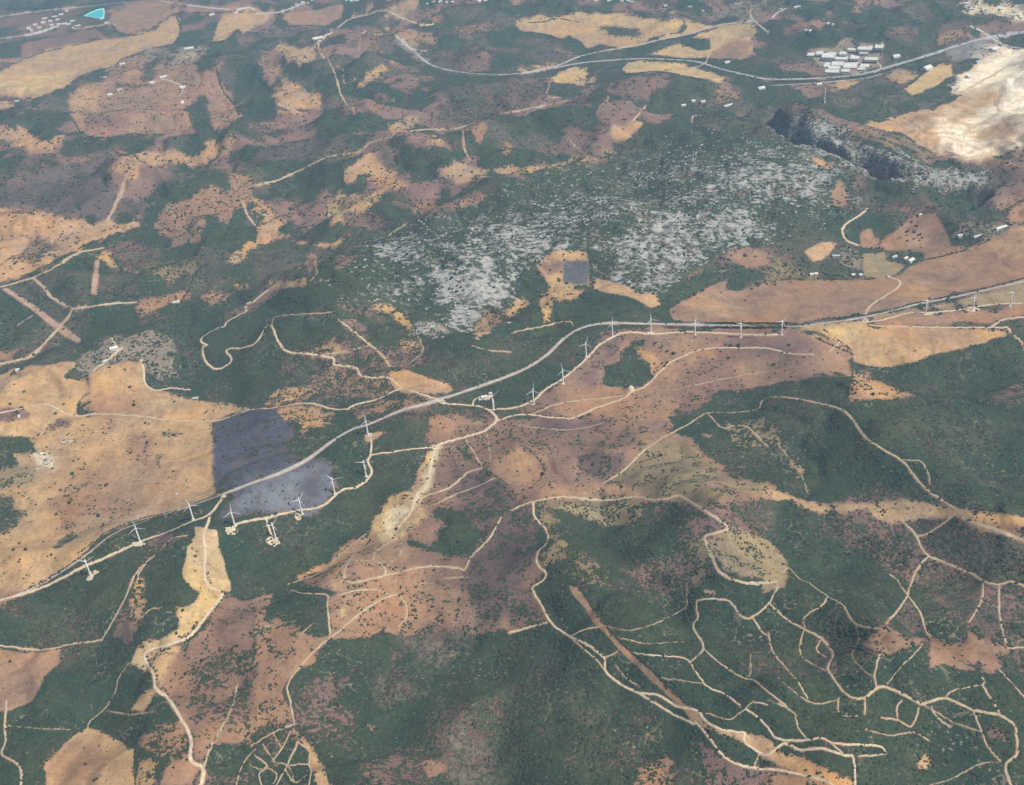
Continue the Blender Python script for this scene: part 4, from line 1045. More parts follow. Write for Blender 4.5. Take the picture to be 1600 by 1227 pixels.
# ------------------------------------------------------------------ scrub, scattered as instances
def blob(name, seed, sub=1, flat=.75, jag=.28):
    import bmesh
    bm = bmesh.new()
    bmesh.ops.create_icosphere(bm, subdivisions=sub, radius=.5)
    r = random.Random(seed)
    for v in bm.verts:
        k = 1 + (r.random() - .5) * 2 * jag
        v.co = Vector((v.co.x * k, v.co.y * k, (v.co.z * k + .30) * flat))
    m = bpy.data.meshes.new(name)
    bm.to_mesh(m); bm.free()
    return m
def scatter(name, label, cat, src_mesh, mat, pts, scl, zscl, seed):
    me = bpy.data.meshes.new(name)
    me.vertices.add(len(pts)); me.vertices.foreach_set('co', np.asarray(pts, np.float32).ravel())
    a = me.attributes.new('size', 'FLOAT_VECTOR', 'POINT')
    sv = np.stack([scl, scl * (0.75 + .5 * RNG.random(len(scl))), zscl], 1)
    a.data.foreach_set('vector', sv.astype(np.float32).ravel())
    a = me.attributes.new('turn', 'FLOAT_VECTOR', 'POINT')
    rv = np.zeros((len(pts), 3)); rv[:, 2] = RNG.random(len(pts)) * 6.283
    a.data.foreach_set('vector', rv.astype(np.float32).ravel())
    src_mesh.materials.append(mat)
    src = bpy.data.objects.new(name + '_source', src_mesh)
    ng = bpy.data.node_groups.new(name, 'GeometryNodeTree')
    ng.interface.new_socket('Geometry', in_out='INPUT', socket_type='NodeSocketGeometry')
    ng.interface.new_socket('Geometry', in_out='OUTPUT', socket_type='NodeSocketGeometry')
    gi = ng.nodes.new('NodeGroupInput'); go = ng.nodes.new('NodeGroupOutput')
    iop = ng.nodes.new('GeometryNodeInstanceOnPoints')
    oi = ng.nodes.new('GeometryNodeObjectInfo'); oi.inputs['Object'].default_value = src
    na = ng.nodes.new('GeometryNodeInputNamedAttribute'); na.data_type = 'FLOAT_VECTOR'; na.inputs['Name'].default_value = 'size'
    nr_ = ng.nodes.new('GeometryNodeInputNamedAttribute'); nr_.data_type = 'FLOAT_VECTOR'; nr_.inputs['Name'].default_value = 'turn'
    ng.links.new(gi.outputs[0], iop.inputs['Points'])
    ng.links.new(oi.outputs['Geometry'], iop.inputs['Instance'])
    ng.links.new(na.outputs['Attribute'], iop.inputs['Scale'])
    ng.links.new(nr_.outputs['Attribute'], iop.inputs['Rotation'])
    ng.links.new(iop.outputs[0], go.inputs[0])
    o = link(name, me, None, kind='stuff', label=label, category=cat)
    md = o.modifiers.new('scatter', 'NODES'); md.node_group = ng
    return o
def pick(n, weight_fn, rmin, rmax, amax=math.radians(42)):
    """random places on the land, chosen in proportion to weight"""
    out = []
    got = 0
    while got < n:
        k = 400000
        r = np.sqrt(rmin ** 2 + RNG.random(k) * (rmax ** 2 - rmin ** 2))
        a = (RNG.random(k) * 2 - 1) * amax
        x, y = r * np.sin(a), r * np.cos(a)
        ri = np.clip(np.searchsorted(rad, r), 0, NR - 1); ci = np.clip(np.searchsorted(az, a), 0, NC - 1)
        gi = ri * NC + ci
        w = weight_fn(gi, x, y)
        s = RNG.random(k) < w
        out.append(np.stack([x[s], y[s]], 1)); got += int(s.sum())
        if s.sum() < 50: break
    P = np.concatenate(out)[:n]
    z = height(P[:, 0], P[:, 1])
    return np.concatenate([P, z[:, None]], 1)
inframe = (gu > -60) & (gu < 1660) & (gv > -40) & (gv < 1290)
def w_scrub(gi, x, y):
    s = cover[gi, 0]
    clump = vn(x, y, 22, 91)
    w = np.clip((s - .04), 0, 1) ** .95
    return np.where(inframe[gi], w * np.where(s < .68, sstep(.35, .75, clump) * 1.5, .42 * sstep(.3, .7, clump)), .1 * w)
n1 = 80000
p1 = pick(n1, w_scrub, 800, 3300)
s1 = 2.4 + 6.0 * RNG.random(len(p1)) ** 2.4
scatter('scrub_bushes', 'low dark green scrub bushes covering the nearer hills', 'scrub', blob('scrub_bush', 3), M_LEAF, p1, s1, s1 * (.38 + .25 * RNG.random(len(p1))), 1)
p2 = pick(45000, w_scrub, 3300, 8500, math.radians(33))
s2 = 5.0 + 8 * RNG.random(len(p2)) ** 1.7
scatter('distant_trees', 'dark bushes and trees across the distant hills', 'scrub', blob('far_bush', 5), M_LEAF, p2, s2, s2 * (.5 + .3 * RNG.random(len(p2))), 2)
HEDGES = [T(0,0,[(0,60),(300,50),(700,10)]),T(0,0,[(1110,75),(1300,80),(1583,75)]),T(0,0,[(1090,100),(1120,190),(1090,260),(1150,300),(1300,270),(1400,250)]),T(0,0,[(1340,440),(1380,560),(1450,650),(1480,720)]),T(1,0,[(150,165),(300,160),(430,165),(530,115)]),T(2,0,[(0,40),(200,35),(400,70),(700,75)]),T(2,0,[(960,60),(1100,110),(1170,100)]),T(3,0,[(0,60),(120,20),(300,10)]),T(3,0,[(420,160),(600,150),(760,250)]),T(1,0,[(0,470),(60,520),(110,570)]),T(1,0,[(420,690),(560,720),(700,730)]),T(0,1,[(640,300),(760,490),(850,520)]),T(0,1,[(350,1000),(600,900),(850,830),(1100,700),(1230,480),(1330,430)]),T(3,0,[(1000,670),(1130,610),(1200,590)]),
 T(0,0,[(140,625),(250,605),(390,555),(450,505),(560,445),(700,415),(750,370),(840,335),(940,300),(1060,285)]), T(0,0,[(890,505),(920,400),(960,395)]), T(0,0,[(450,745),(520,835),(640,852),(800,828),(1050,833),(1230,815),(1400,795),(1480,730)]),
 T(0,0,[(690,150),(740,205),(870,215),(1000,135)]), T(0,0,[(110,390),(250,330),(430,290),(560,255),(690,235)]),
 T(2,0,[(120,200),(220,218),(310,252)]), T(2,0,[(560,285),(660,302),(780,292),(860,245),(930,222),(1050,195),(1070,140)]), T(2,0,[(20,145),(200,135),(280,115),(420,140)]), T(2,0,[(690,462),(900,445),(1090,475),(1290,525)]), T(2,0,[(830,345),(1000,360),(1150,370),(1440,365)]),
 T(3,0,[(850,545),(960,455),(1060,385)]), T(3,0,[(0,470),(200,475),(400,465)]), T(3,0,[(0,505),(300,505),(600,475),(800,420),(1000,360)]),
 T(3,1,[(980,420),(1100,392),(1240,352),(1380,292)]), T(3,1,[(490,1040),(520,1090),(525,1227)]), T(3,1,[(210,848),(320,915),(400,950),(530,1005)]), T(3,1,[(340,850),(440,920),(525,990)]), T(3,1,[(620,755),(760,735),(900,692),(1200,628),(1583,535)]),
 T(0,1,[(410,1145),(520,1172),(560,1227)]) + T(0,2,[(490,70),(490,150)]), T(0,2,[(230,1215),(530,1005),(640,890),(840,805),(1090,748)]), T(0,1,[(230,490),(400,400),(520,335),(640,290)]),
 T(2,2,[(50,330),(130,390),(200,480),(180,540),(100,620)]), T(0,3,[(905,430),(960,530),(985,600),(1060,680)]), T(0,3,[(1390,60),(1310,170),(1200,300),(1080,360)]), T(0,2,[(1280,960),(1280,1100),(1300,1200)]),
 T(1,2,[(1250,350),(1330,420),(1400,475),(1560,590)]), T(2,3,[(430,20),(570,225),(710,375),(870,515),(1000,650)]), T(1,1,[(880,720),(960,800),(1010,870)]), T(3,2,[(200,660),(205,740)]), T(1,0,[(150,80),(110,150),(0,205)]), T(0,2,[(480,1010),(640,905),(850,822),(1050,765)])]
hp = []
for pl in HEDGES:
    c = catmull(pl, 2.0)
    x, y, z = ground_pt(c[:, 0], c[:, 1])
    for i in range(len(x) - 1):
        n_ = int(math.hypot(x[i + 1] - x[i], y[i + 1] - y[i]) / 5.0) + 1
        for q in range(min(n_, 12)):
            t = random.random()
            if vn(np.array([x[i]]), np.array([y[i]]), 40, 12)[0] < .3: continue
            hp.append((x[i] + (x[i + 1] - x[i]) * t + random.uniform(-3, 3), y[i] + (y[i + 1] - y[i]) * t + random.uniform(-3, 3)))
hp = np.array(hp)
hz_ = height(hp[:, 0], hp[:, 1])
hs_ = (3.5 + 4 * RNG.random(len(hp))) * np.clip(np.hypot(hp[:, 0], hp[:, 1]) / 3000, .8, 1.8)
scatter('hedgerow_bushes', 'dark bushes growing in lines along field edges and gullies', 'hedge', blob('hedge_bush', 21), M_LEAF, np.concatenate([hp, hz_[:, None]], 1), hs_, hs_ * .7, 7)
def w_rock(gi, x, y):
    r = cover[gi, 1]
    c = vn(x + .5 * y, y, 26, 95)
    return np.where(inframe[gi], np.clip(r - .1, 0, 1) * sstep(.45, .7, c), 0)
p3 = pick(4500, w_rock, 2800, 6500, math.radians(33))
s3 = 4 + 9 * RNG.random(len(p3)) ** 2
scatter('limestone_outcrops', 'white weathered limestone boulders strewn over the ridge', 'rocks', blob('outcrop', 9, 1, .6, .35), M_ROCK, p3, s3, s3 * .5, 3)

# ------------------------------------------------------------------ single trees
def crown_mesh(seed):
    import bmesh
    r = random.Random(seed)
    bm = bmesh.new()
    for i in range(4):
        a = r.random() * 6.28
        bmesh.ops.create_icosphere(bm, subdivisions=1, radius=.30 + .14 * r.random(),
            matrix=Matrix.Translation((.24 * math.cos(a) * (i > 0), .24 * math.sin(a) * (i > 0), .48 + .22 * r.random())))
    for v in bm.verts:
        v.co += Vector(((r.random() - .5) * .14, (r.random() - .5) * .14, (r.random() - .5) * .14))
    m = bpy.data.meshes.new('crown'); bm.to_mesh(m); bm.free(); m.materials.append(M_LEAF2)
    return m
CROWNS = [crown_mesh(k) for k in range(5)]
def trunk_mesh():
    v, f = [], []
    for k, (zz, rr) in enumerate(((0, .06), (.22, .045), (.45, .03))):
        for j in range(6):
            a = j * math.pi / 3
            v.append((rr * math.cos(a) + .02 * k, rr * math.sin(a), zz))
    for k in range(2):
        for j in range(6):
            f.append((k * 6 + j, k * 6 + (j + 1) % 6, k * 6 + 6 + (j + 1) % 6, k * 6 + 6 + j))
    m = mesh_from('trunk', v, f); m.materials.append(M_BARK)
    return m
TRUNK = trunk_mesh()
tree_n = 0
def tree(x, y, z, size, label, group, name='tree'):
    global tree_n
    tree_n += 1
    e = link(name, None, label=label, category='tree', group=group)
    e.location = (x, y, z - .1)
    e.rotation_euler = (0, 0, random.random() * 6.28)
    e.scale = (size, size * random.uniform(.85, 1.2), size * random.uniform(.75, .95))
    link('trunk', TRUNK, parent=e)
    link('crown', CROWNS[tree_n % 5], parent=e)
DOTS = [
 ('round dark bush on the wide tan field left of the burnt patch', 'bushes on the wide tan field', T(0,2,[(830,70),(830,95),(1050,10),(1080,75),(690,200),(710,220),(640,265),(660,270),(900,205),(920,210),(890,265),(700,335),(605,435),(485,430),(910,325),(965,335),(1045,270),(1080,280),(1120,270),(1020,270),(1045,290),(810,390),(805,430),(850,430),(900,460),(895,380),(660,590),(665,640),(425,655),(430,700),(610,780),(640,840),(190,700),(160,770),(190,815),(120,950),(85,990),(160,990),(125,1050),(320,1020),(345,1040),(295,1030),(270,940),(690,790),(730,680),(350,770),(450,520),(500,490),(240,280),(270,275),(290,355),(210,300),(440,590),(890,510),(1045,540),(1075,505),(400,310),(380,370)])),
 ('dark round tree on the purplish pasture below the right hand turbines', 'trees on the purplish pasture', T(2,1,[(870,935),(885,940),(960,990),(1000,1005),(1060,990),(1070,1070),(1290,990),(1340,1030),(1090,1120),(1080,1100),(1430,960),(1400,955),(1350,955),(1320,950),(880,1065),(930,1065),(945,1080),(960,1060),(1420,1165),(1350,1200),(1180,975),(1210,940),(1205,910)]) + T(3,1,[(270,975),(262,985),(340,1040),(225,1025),(130,950),(40,1070),(45,1125),(285,1105),(320,915),(400,950),(120,997),(90,995),(500,1045),(455,1095),(340,1130)])),
 ('dark tree in the line along the foot of the ridge, above the huge pink field', 'trees edging the huge pink field', T(2,1,[(1030,680),(1060,668),(1075,665),(1100,650),(1130,640),(1165,630),(1290,625),(1000,745),(985,710)])),
 ('lone dark tree in the middle of the smooth tan field on the right', None, T(3,1,[(910,985)])),
 ('lone dark bush in the huge pink field above the turbines', None, T(2,1,[(1440,675)])),
 ('dark tree in the hedge along the straight main road', 'hedge trees along the main road', [(1000+k,508+random.random()) for k in ()] + [(1118 + k * 3.4, 505.8 + k*.02) for k in range(34)] + [(1118 + k * 3.6, 512.4 + k*.02) for k in range(32)] + T(3,1,[(560,760),(520,770),(480,778),(440,785),(250,822),(220,825),(1110,665),(1000,662),(940,700),(1170,640),(1300,620)])),
 ('dark bush on the orange clearing beside the forest on the right', 'bushes on the orange clearing', T(3,1,[(560,1145),(600,1195),(640,1190),(620,1205),(660,1180)]) + T(3,2,[(600,20),(650,30),(690,25),(540,20),(740,15)])),
 ('tree in the rows crossing the pinkish field behind the white farmhouse', 'field trees behind the white farmhouse', T(3,1,[(910,210),(800,290),(820,285),(860,250),(870,240),(930,190),(880,310),(900,295),(930,270),(945,265),(640,350),(670,352),(690,350),(710,352),(610,345),(860,305)])),
 ('dark tree in the clump around the farm buildings above the huge pink field', 'trees around the farms', T(3,1,[(340,500),(360,510),(380,520),(400,520),(420,520),(350,480),(440,520),(530,530),(730,525),(770,395),(800,380),(830,390),(850,400),(880,385),(920,390),(945,395),(1180,230),(1200,250),(1170,260),(1230,240),(1150,240),(1210,215)])),
 ('small dark bush on the yellow strip beside the winding track', 'bushes on the yellow strip', T(0,3,[(885,380),(1095,290),(1110,310),(1120,190),(1140,115),(1130,150),(1020,130),(1030,410),(1020,390),(950,510),(970,520),(930,540),(900,660),(1240,10)]) + T(0,2,[(1220,1000),(1210,1030),(1205,1060),(1210,1120),(1190,980)])),
 ('dark bush on the round tan field at the bottom edge', 'bushes on the round tan field', T(0,3,[(660,1020),(615,985),(520,1000),(530,1100),(600,1190),(585,1200),(660,1200),(835,1020)])),
 ('dark bush on the reddish slope right of the winding track', 'bushes on the reddish slope', T(0,3,[(1200,600),(1180,605),(1150,540),(1170,530),(1140,550),(1200,515),(1230,505),(1110,575),(1120,600),(1370,470),(1400,480),(1380,210),(1550,290),(1270,450),(1290,440),(1250,460),(1075,1120)])),
 ('small dark bush on the pinkish bare field at the left edge', 'bushes on the pinkish bare field', T(0,3,[(350,390),(65,465),(60,660),(25,630),(300,395)])),
 ('dark bush scattered on the brown slope in the centre', 'bushes on the central brown slope', T(2,2,[(830,175),(720,265),(800,50),(385,220),(120,265),(280,295),(425,515),(665,520),(660,310),(920,405),(950,400),(1050,390),(960,540),(35,505),(500,460),(560,350),(680,600),(605,785),(180,440),(200,460),(190,520),(175,550),(110,600)]) + T(1,2,[(1490,285),(1500,330),(1410,680),(1240,540),(1080,430),(1060,550),(920,670),(870,860),(1250,940)])),
]
for lab, grp, pts in DOTS:
    pts = np.array(pts)
    x, y, z = ground_pt(pts[:, 0], pts[:, 1])
    for i in range(len(x)):
        hed = 'hedge' in lab
        u_, v_ = pts[i]
        full = lab
        if 'wide tan field' in lab:
            full = ('dark bush on the wide tan field, in the strip above its pale track' if v_ < 652 else
                    'dark bush on the wide tan field, close to the burnt patch' if u_ > 195 and v_ < 750 else
                    'dark bush on the wide tan field, around the old farm buildings' if u_ < 130 and v_ < 745 else
                    'dark bush on the wide tan field, low down towards the left edge' if u_ < 95 else
                    'dark bush in the middle of the wide tan field above the turbines')
        elif 'purplish' in lab:
            full = ('dark tree on the purplish pasture, beside the dark copse' if u_ < 1075 else
                    'dark tree on the purplish pasture, along its upper curving track' if v_ < 548 else
                    'dark tree on the purplish pasture, below the curving track')
        elif hed:
            full = ('dark tree in the hedge on the far side of the straight main road' if v_ < 509 and u_ < 1245 else
                    'dark tree in the hedge on the near side of the straight main road' if u_ < 1245 else
                    'dark roadside tree where the main road climbs towards the right edge')
        elif 'around the farm' in lab:
            full = ('dark tree crowding the two small white houses above the pink field' if u_ < 1345 else
                    'dark tree in the clump beside the large white farmhouse' if u_ < 1450 else
                    'dark tree in the clump around the white villa at the right')
        elif 'brown slope in the centre' in lab:
            full = ('dark bush on the central brown slope, left of the orange clearing' if u_ < 800 else
                    'dark bush on the central brown slope, near the orange clearing' if u_ < 900 else
                    'dark bush on the brown slope towards the green hill at right')
        sz = random.choice((3.2, 4.2, 5.0, 6.2, 8.5)) * random.uniform(.85, 1.15) if not hed else random.uniform(6, 8.5)
        sz *= (math.hypot(x[i], y[i]) / 2600) ** .5
        tree(x[i], y[i], z[i], sz, full, grp, 'bush' if 'bush' in lab else 'tree')

# ------------------------------------------------------------------ wind turbines
def cone(segs, rings):
    v, f = [], []
    for zz, rr in rings:
        for j in range(segs):
            a = 2 * math.pi * j / segs
            v.append((rr * math.cos(a), rr * math.sin(a), zz))
    for k in range(len(rings) - 1):
        for j in range(segs):
            f.append((k * segs + j, k * segs + (j + 1) % segs, (k + 1) * segs + (j + 1) % segs, (k + 1) * segs + j))
    f.append(tuple(range(segs))[::-1]); f.append(tuple(range((len(rings) - 1) * segs, len(rings) * segs)))
    return v, f
TH, BL = 50.0, 26.0
TOWER = mesh_from('tower', *cone(18, [(-1, 2.5), (0, 2.4), (TH * .5, 1.9), (TH - 1.2, 1.4)]), smooth=True)
BASE = mesh_from('foundation', *cone(16, [(-1.5, 5.5), (.5, 5.3), (.8, 4.2)]))
HUBM = mesh_from('rotor_hub', *cone(12, [(0, 1.3), (.9, 1.5), (2.2, 1.2), (3.0, .4)]), smooth=True)
nv = []
for y, w, h0, h1 in ((-5.5, 1.2, -.9, 1.0), (-4.5, 1.6, -1.4, 1.6), (2.2, 1.7, -1.5, 1.7), (3.4, 1.3, -1.1, 1.2)):
    nv += [(-w, y, h0), (w, y, h0), (w * .85, y, h1), (-w * .85, y, h1)]
nf = [(0, 1, 2, 3), (15, 14, 13, 12)]
for k in range(3):
    for j in range(4):
        nf.append((k * 4 + j, k * 4 + 4 + j, k * 4 + 4 + (j + 1) % 4, k * 4 + (j + 1) % 4))
NAC = mesh_from('nacelle', nv, nf)
bv, bf = [], []
for t, ch, th, tw in ((.03, 1.2, 1.0, .5), (.10, 1.9, .8, .45), (.2, 2.3, .55, .32), (.45, 1.8, .34, .16), (.75, 1.2, .2, .06), (.97, .7, .1, 0), (1.0, .2, .05, 0)):
    for (a, b) in ((-.35, 0), (-.1, .5), (.3, .35), (.65, 0), (.3, -.35), (-.1, -.5)):
        xx, yy = a * ch, b * th
        bv.append((xx * math.cos(tw) - yy * math.sin(tw), xx * math.sin(tw) + yy * math.cos(tw), t * BL))
for k in range(6):
    for j in range(6):
        bf.append((k * 6 + j, k * 6 + (j + 1) % 6, k * 6 + 6 + (j + 1) % 6, k * 6 + 6 + j))
bf.append(tuple(range(6))[::-1]); bf.append(tuple(range(36, 42)))
BLADE = mesh_from('blade', bv, bf, smooth=True)
for m in (TOWER, BASE, HUBM, NAC, BLADE): m.materials.append(M_WHITE if m is not BASE else M_CONC)
TURB = [  # base pixel, phase of first blade (deg from right, ccw), label
    (142, 900, 140, 'white wind turbine nearest the lower left corner, beside a bare pad'),
    (219, 847, 92, 'white wind turbine with one blade straight up, second from the left edge'),
    (302, 812, 100, 'white wind turbine standing in front of the main road, left of the burnt patch'),
    (367, 822, 85, 'white wind turbine on a round pad at the lower left tip of the burnt patch'),
    (431, 842, 52, 'white wind turbine at the end of a spur track below the burnt patch'),
    (472, 803, 175, 'white wind turbine beside a round pale pad on the lower edge of the burnt patch'),
    (523, 771, 2, 'white wind turbine at the right end of the burnt patch'),
    (572, 744, 160, 'white wind turbine at the inner bend of the curving track, right of the burnt patch'),
    (575, 679, 95, 'white wind turbine on an orange pad just below the main road'),
    (771, 640, 40, 'white wind turbine beside the small compound next to the main road'),
    (834, 631, 82, 'white wind turbine right of the small compound, on the track'),
    (880, 599, 100, 'white wind turbine between the track and main road, left of the dark copse'),
    (916, 557, 75, 'white wind turbine where the track climbs towards the road bend'),
    (957, 526, 90, 'white wind turbine at the inside of the main road bend'),
    (1017, 519, 100, 'white wind turbine in front of the dark wood, right of the road bend'),
    (1086, 523, 90, 'white wind turbine at the left corner of the huge pink field'),
    (1157, 527, 32, 'white wind turbine in front of the hedge lined stretch of main road'),
    (1221, 523, 55, 'white wind turbine at the right end of the hedge lined stretch'),
    (1446, 491, 38, 'white wind turbine right of the junction, seen across the main road'),
    (1520, 484, 70, 'white wind turbine on a square pale pad near the right edge'),
    (1578, 478, 50, 'white wind turbine closest to the right edge'),
]
b = np.array([(t[0], t[1]) for t in TURB], float)
tx, ty, tz = ground_pt(b[:, 0], b[:, 1])
pads = []
for i, (u, v, ph, lab) in enumerate(TURB):
    e = link('wind_turbine', None, label=lab, category='wind turbine', group='wind turbines along the ridge road')
    e.location = (tx[i], ty[i], tz[i])
    yaw = math.radians(12 + random.uniform(-6, 6)) - math.atan2(tx[i], ty[i]) * .4
    e.rotation_euler = (0, 0, yaw)
    link('foundation', BASE, parent=e)
    link('tower', TOWER, parent=e)
    n = link('nacelle', NAC, parent=e); n.location = (0, 0, TH)
    h = link('rotor_hub', HUBM, parent=e); h.location = (0, -5.2, TH + .1); h.rotation_euler = (math.pi / 2, 0, 0)
    for k in range(3):
        a = math.radians(ph + 120 * k)
        bl = link('blade', BLADE, parent=e)
        bl.location = (0, -6.4, TH + .1)
        bl.rotation_euler = (0, math.pi / 2 - a, 0)
# bare pads by the turbines
def pad(u, v, w, d, mat=M_TRACK, name='gravel_pad'):
    x, y, z = ground_pt([u], [v]); x, y = x[0], y[0]
    n = 14
    vs = [(x, y)]
    for j in range(n):
        a = 2 * math.pi * j / n
        k = 1 + .22 * (random.random() - .5) * 2
        vs.append((x + w * k * math.cos(a), y + d * k * math.sin(a)))
    q = np.array(vs)
    zz = height(q[:, 0], q[:, 1]) + .6
    me = mesh_from(name, [(q[i, 0], q[i, 1], zz[i]) for i in range(len(q))], [(0, 1 + j, 1 + (j + 1) % n) for j in range(n)])
    link(name, me, mat, kind='structure')
for u, v, w, d in ((146, 896, 15, 8), (141, 904, 10, 8), (216, 851, 18, 9), (361, 829, 15, 12), (427, 846, 17, 12), (466, 808, 8, 12), (577, 680, 12, 10), (757, 622, 22, 16), (831, 632, 8, 5), (880, 600, 6, 6), (1353, 501, 14, 18), (1017, 520, 10, 6), (1521, 484, 20, 16), (1450, 491, 18, 8), (349, 777, 8, 10), (690, 627, 12, 10), (680, 700, 12, 10), (987, 607, 8, 14)):
    pad(u, v, w, d)
# lone mast
u, v, z = ground_pt([1288], [161])
me = mesh_from('mast', *cone(10, [(-1, 4.5), (0, 4.2), (18, 2.8), (40, 1.6), (78, 1.0)]), smooth=True)
e = link('telecom_mast', None, label='tall white mast standing alone below the motorway at upper right', category='mast')
e.location = (u[0], v[0], z[0])
link('shaft', me, M_WHITE, parent=e)
link('collar', mesh_from('collar', *cone(10, [(16, 4.6), (17, 5.0), (20, 5.0), (21, 4.4)])), M_CONC, parent=e)

# ------------------------------------------------------------------ buildings
def box(v, f, x0, x1, y0, y1, z0, z1):
    b = len(v)
    v += [(x0, y0, z0), (x1, y0, z0), (x1, y1, z0), (x0, y1, z0), (x0, y0, z1), (x1, y0, z1), (x1, y1, z1), (x0, y1, z1)]
    f += [(b, b + 3, b + 2, b + 1), (b + 4, b + 5, b + 6, b + 7), (b, b + 1, b + 5, b + 4), (b + 1, b + 2, b + 6, b + 5), (b + 2, b + 3, b + 7, b + 6), (b + 3, b, b + 4, b + 7)]
M_PANE = simple_mat('dark_window', (.05, .06, .07), (.08, .09, .10), 2, .3, spec=.5)
def house(u, v, w, d, h, rot, label, roof='tile', group=None, name='house', cat='house', pitch=.28):
    x, y, z = ground_pt([u], [v])
    e = link(name, None, label=label, category=cat, group=group)
    e.location = (x[0], y[0], z[0]); e.rotation_euler = (0, 0, math.radians(rot))
    vs, fs = [], []
    box(vs, fs, -w / 2, w / 2, -d / 2, d / 2, -3, h)
    link('wall', mesh_from('wall', vs, fs), M_WALL, parent=e)
    vs, fs = [], []
    if roof == 'flat':
        o = .25
        box(vs, fs, -w / 2 - o, w / 2 + o, -d / 2 - o, d / 2 + o, h + .003, h + .5)
        mt = M_WROOF
    else:
        o, rz = .5, h + d * pitch
        vs += [(-w / 2 - o, -d / 2 - o, h - .1), (w / 2 + o, -d / 2 - o, h - .1), (w / 2 + o, d / 2 + o, h - .1), (-w / 2 - o, d / 2 + o, h - .1), (-w / 2 - o, 0, rz), (w / 2 + o, 0, rz)]
        fs += [(0, 1, 5, 4), (2, 3, 4, 5), (0, 4, 3), (1, 2, 5), (0, 3, 2, 1)]
        mt = {'tile': M_TILE, 'white': M_WROOF, 'grey': M_GREY}[roof]
    link('roof', mesh_from('roof', vs, fs), mt, parent=e)
    vs, fs = [], []
    box(vs, fs, -.7, .7, -d / 2 - .06, -d / 2 + .05, 0, 2.2)
    link('door', mesh_from('door', vs, fs), M_BARK, parent=e)
    for s in (-.3, .3):
        vs, fs = [], []
        box(vs, fs, s * w - .8, s * w + .8, -d / 2 - .06, -d / 2 + .05, 1.1, 2.4)
        link('window', mesh_from('window', vs, fs), M_PANE, parent=e)
    return e
def greenhouse(u, v, w, d, rot, label):
    x, y, z = ground_pt([u], [v])
    e = link('greenhouse', None, label=label, category='greenhouse', group='white greenhouses beyond the motorway')
    zz = z[0]
    e.location = (x[0], y[0], zz); e.rotation_euler = (0, 0, math.radians(rot))
    vs, fs = [], []
    box(vs, fs, -w / 2, w / 2, -d / 2, d / 2, -6, 5)
    link('wall', mesh_from('wall', vs, fs), M_GREY, parent=e)
    n = max(2, int(d / 16))
    for k in range(n):
        y0 = -d / 2 + d * k / n; y1 = -d / 2 + d * (k + 1) / n
        ym = (y0 + y1) / 2
        o = .6
        vs = [(-w / 2 - o, y0 + o, 5.01), (w / 2 + o, y0 + o, 5.01), (w / 2 + o, ym, 9.0), (-w / 2 - o, ym, 9.0), (-w / 2 - o, y1 - o, 5.01), (w / 2 + o, y1 - o, 5.01)]
        link('roof_span', mesh_from('roof_span', vs, [(0, 1, 2, 3), (3, 2, 5, 4), (0, 3, 4), (1, 5, 2)]), M_WROOF, parent=e)
def Z7(pts): return [(1240 + x / 10.0, 60 + y / 10.0) for x, y in pts]
GH = [((410, 235), 36, 80, 'leftmost white greenhouse of the back row'), ((560, 255), 70, 150, 'large white greenhouse second in the back row'),
      ((500, 330), 75, 45, 'low white greenhouse in front of the large one in the back row'), ((780, 235), 40, 75, 'small white greenhouse in the middle of the back row'),
      ((750, 315), 68, 70, 'white greenhouse in the centre of the cluster'), ((905, 185), 42, 40, 'small detached white greenhouse behind the middle'),
      ((1120, 165), 75, 95, 'white greenhouse at the back right of the cluster'), ((1340, 130), 42, 90, 'white greenhouse at the far right corner, highest in the picture'),
      ((960, 300), 48, 85, 'white greenhouse right of the centre, with a dark gap beside it'), ((1100, 235), 50, 40, 'cream white greenhouse below the back right one'),
      ((1215, 325), 70, 70, 'white greenhouse at the right end of the middle row'), ((525, 420), 28, 100, 'narrow white greenhouse at the left of the front rows'),
      ((690, 400), 66, 90, 'white greenhouse left in the second front row'), ((630, 470), 60, 50, 'white greenhouse below it in the front rows'),
      ((600, 525), 72, 55, 'front left white greenhouse touching the motorway verge'), ((890, 430), 70, 110, 'large white greenhouse in the front right'),
      ((810, 515), 42, 50, 'small front white greenhouse above the motorway'), ((1110, 440), 50, 60, 'white greenhouse at the front right edge'),
      ((1060, 490), 40, 35, 'smallest front white greenhouse near the motorway curve'), ((270, 265), 38, 50, 'pale greenhouse standing apart at the far left of the cluster')]
for (a, b_), w, d, lab in GH:
    (u, v), = Z7([(a, b_)])
    greenhouse(u, v, w, d, -24, lab)
WH = 'whitewashed houses'
# resort by the turquoise pond
def Z8(x, y): return x / 8.889, y / 8.889
k = 0
for (x, y, w, d) in ((400, 400, 30, 50), (440, 430, 22, 30), (490, 350, 32, 30), (550, 390, 30, 28), (600, 320, 34, 40), (620, 265, 40, 30), (700, 300, 30, 40), (720, 355, 30, 30), (760, 240, 40, 30), (800, 280, 30, 30), (850, 210, 36, 40), (820, 345, 34, 34), (900, 335, 40, 30), (950, 345, 36, 30), (1005, 300, 36, 30), (420, 490, 80, 24), (520, 470, 60, 24), (600, 445, 60, 22), (680, 415, 60, 22), (760, 385, 60, 22), (930, 160, 24, 30), (1080, 365, 40, 20), (1485, 325, 34, 30)):
    u, v = Z8(x, y)
    house(u, v, w, d * 1.2, 7, 20, ('long white resort block in the front row left of the turquoise pond' if d < 25 and w > 50 else 'small white resort building in the upper rows left of the pond' if y < 310 else 'small white resort building in the middle rows left of the pond') if x < 1200 else 'small white building at the tip of the turquoise pond', 'flat', 'white resort buildings by the pond' if x < 1200 else None, 'resort_building', 'building')
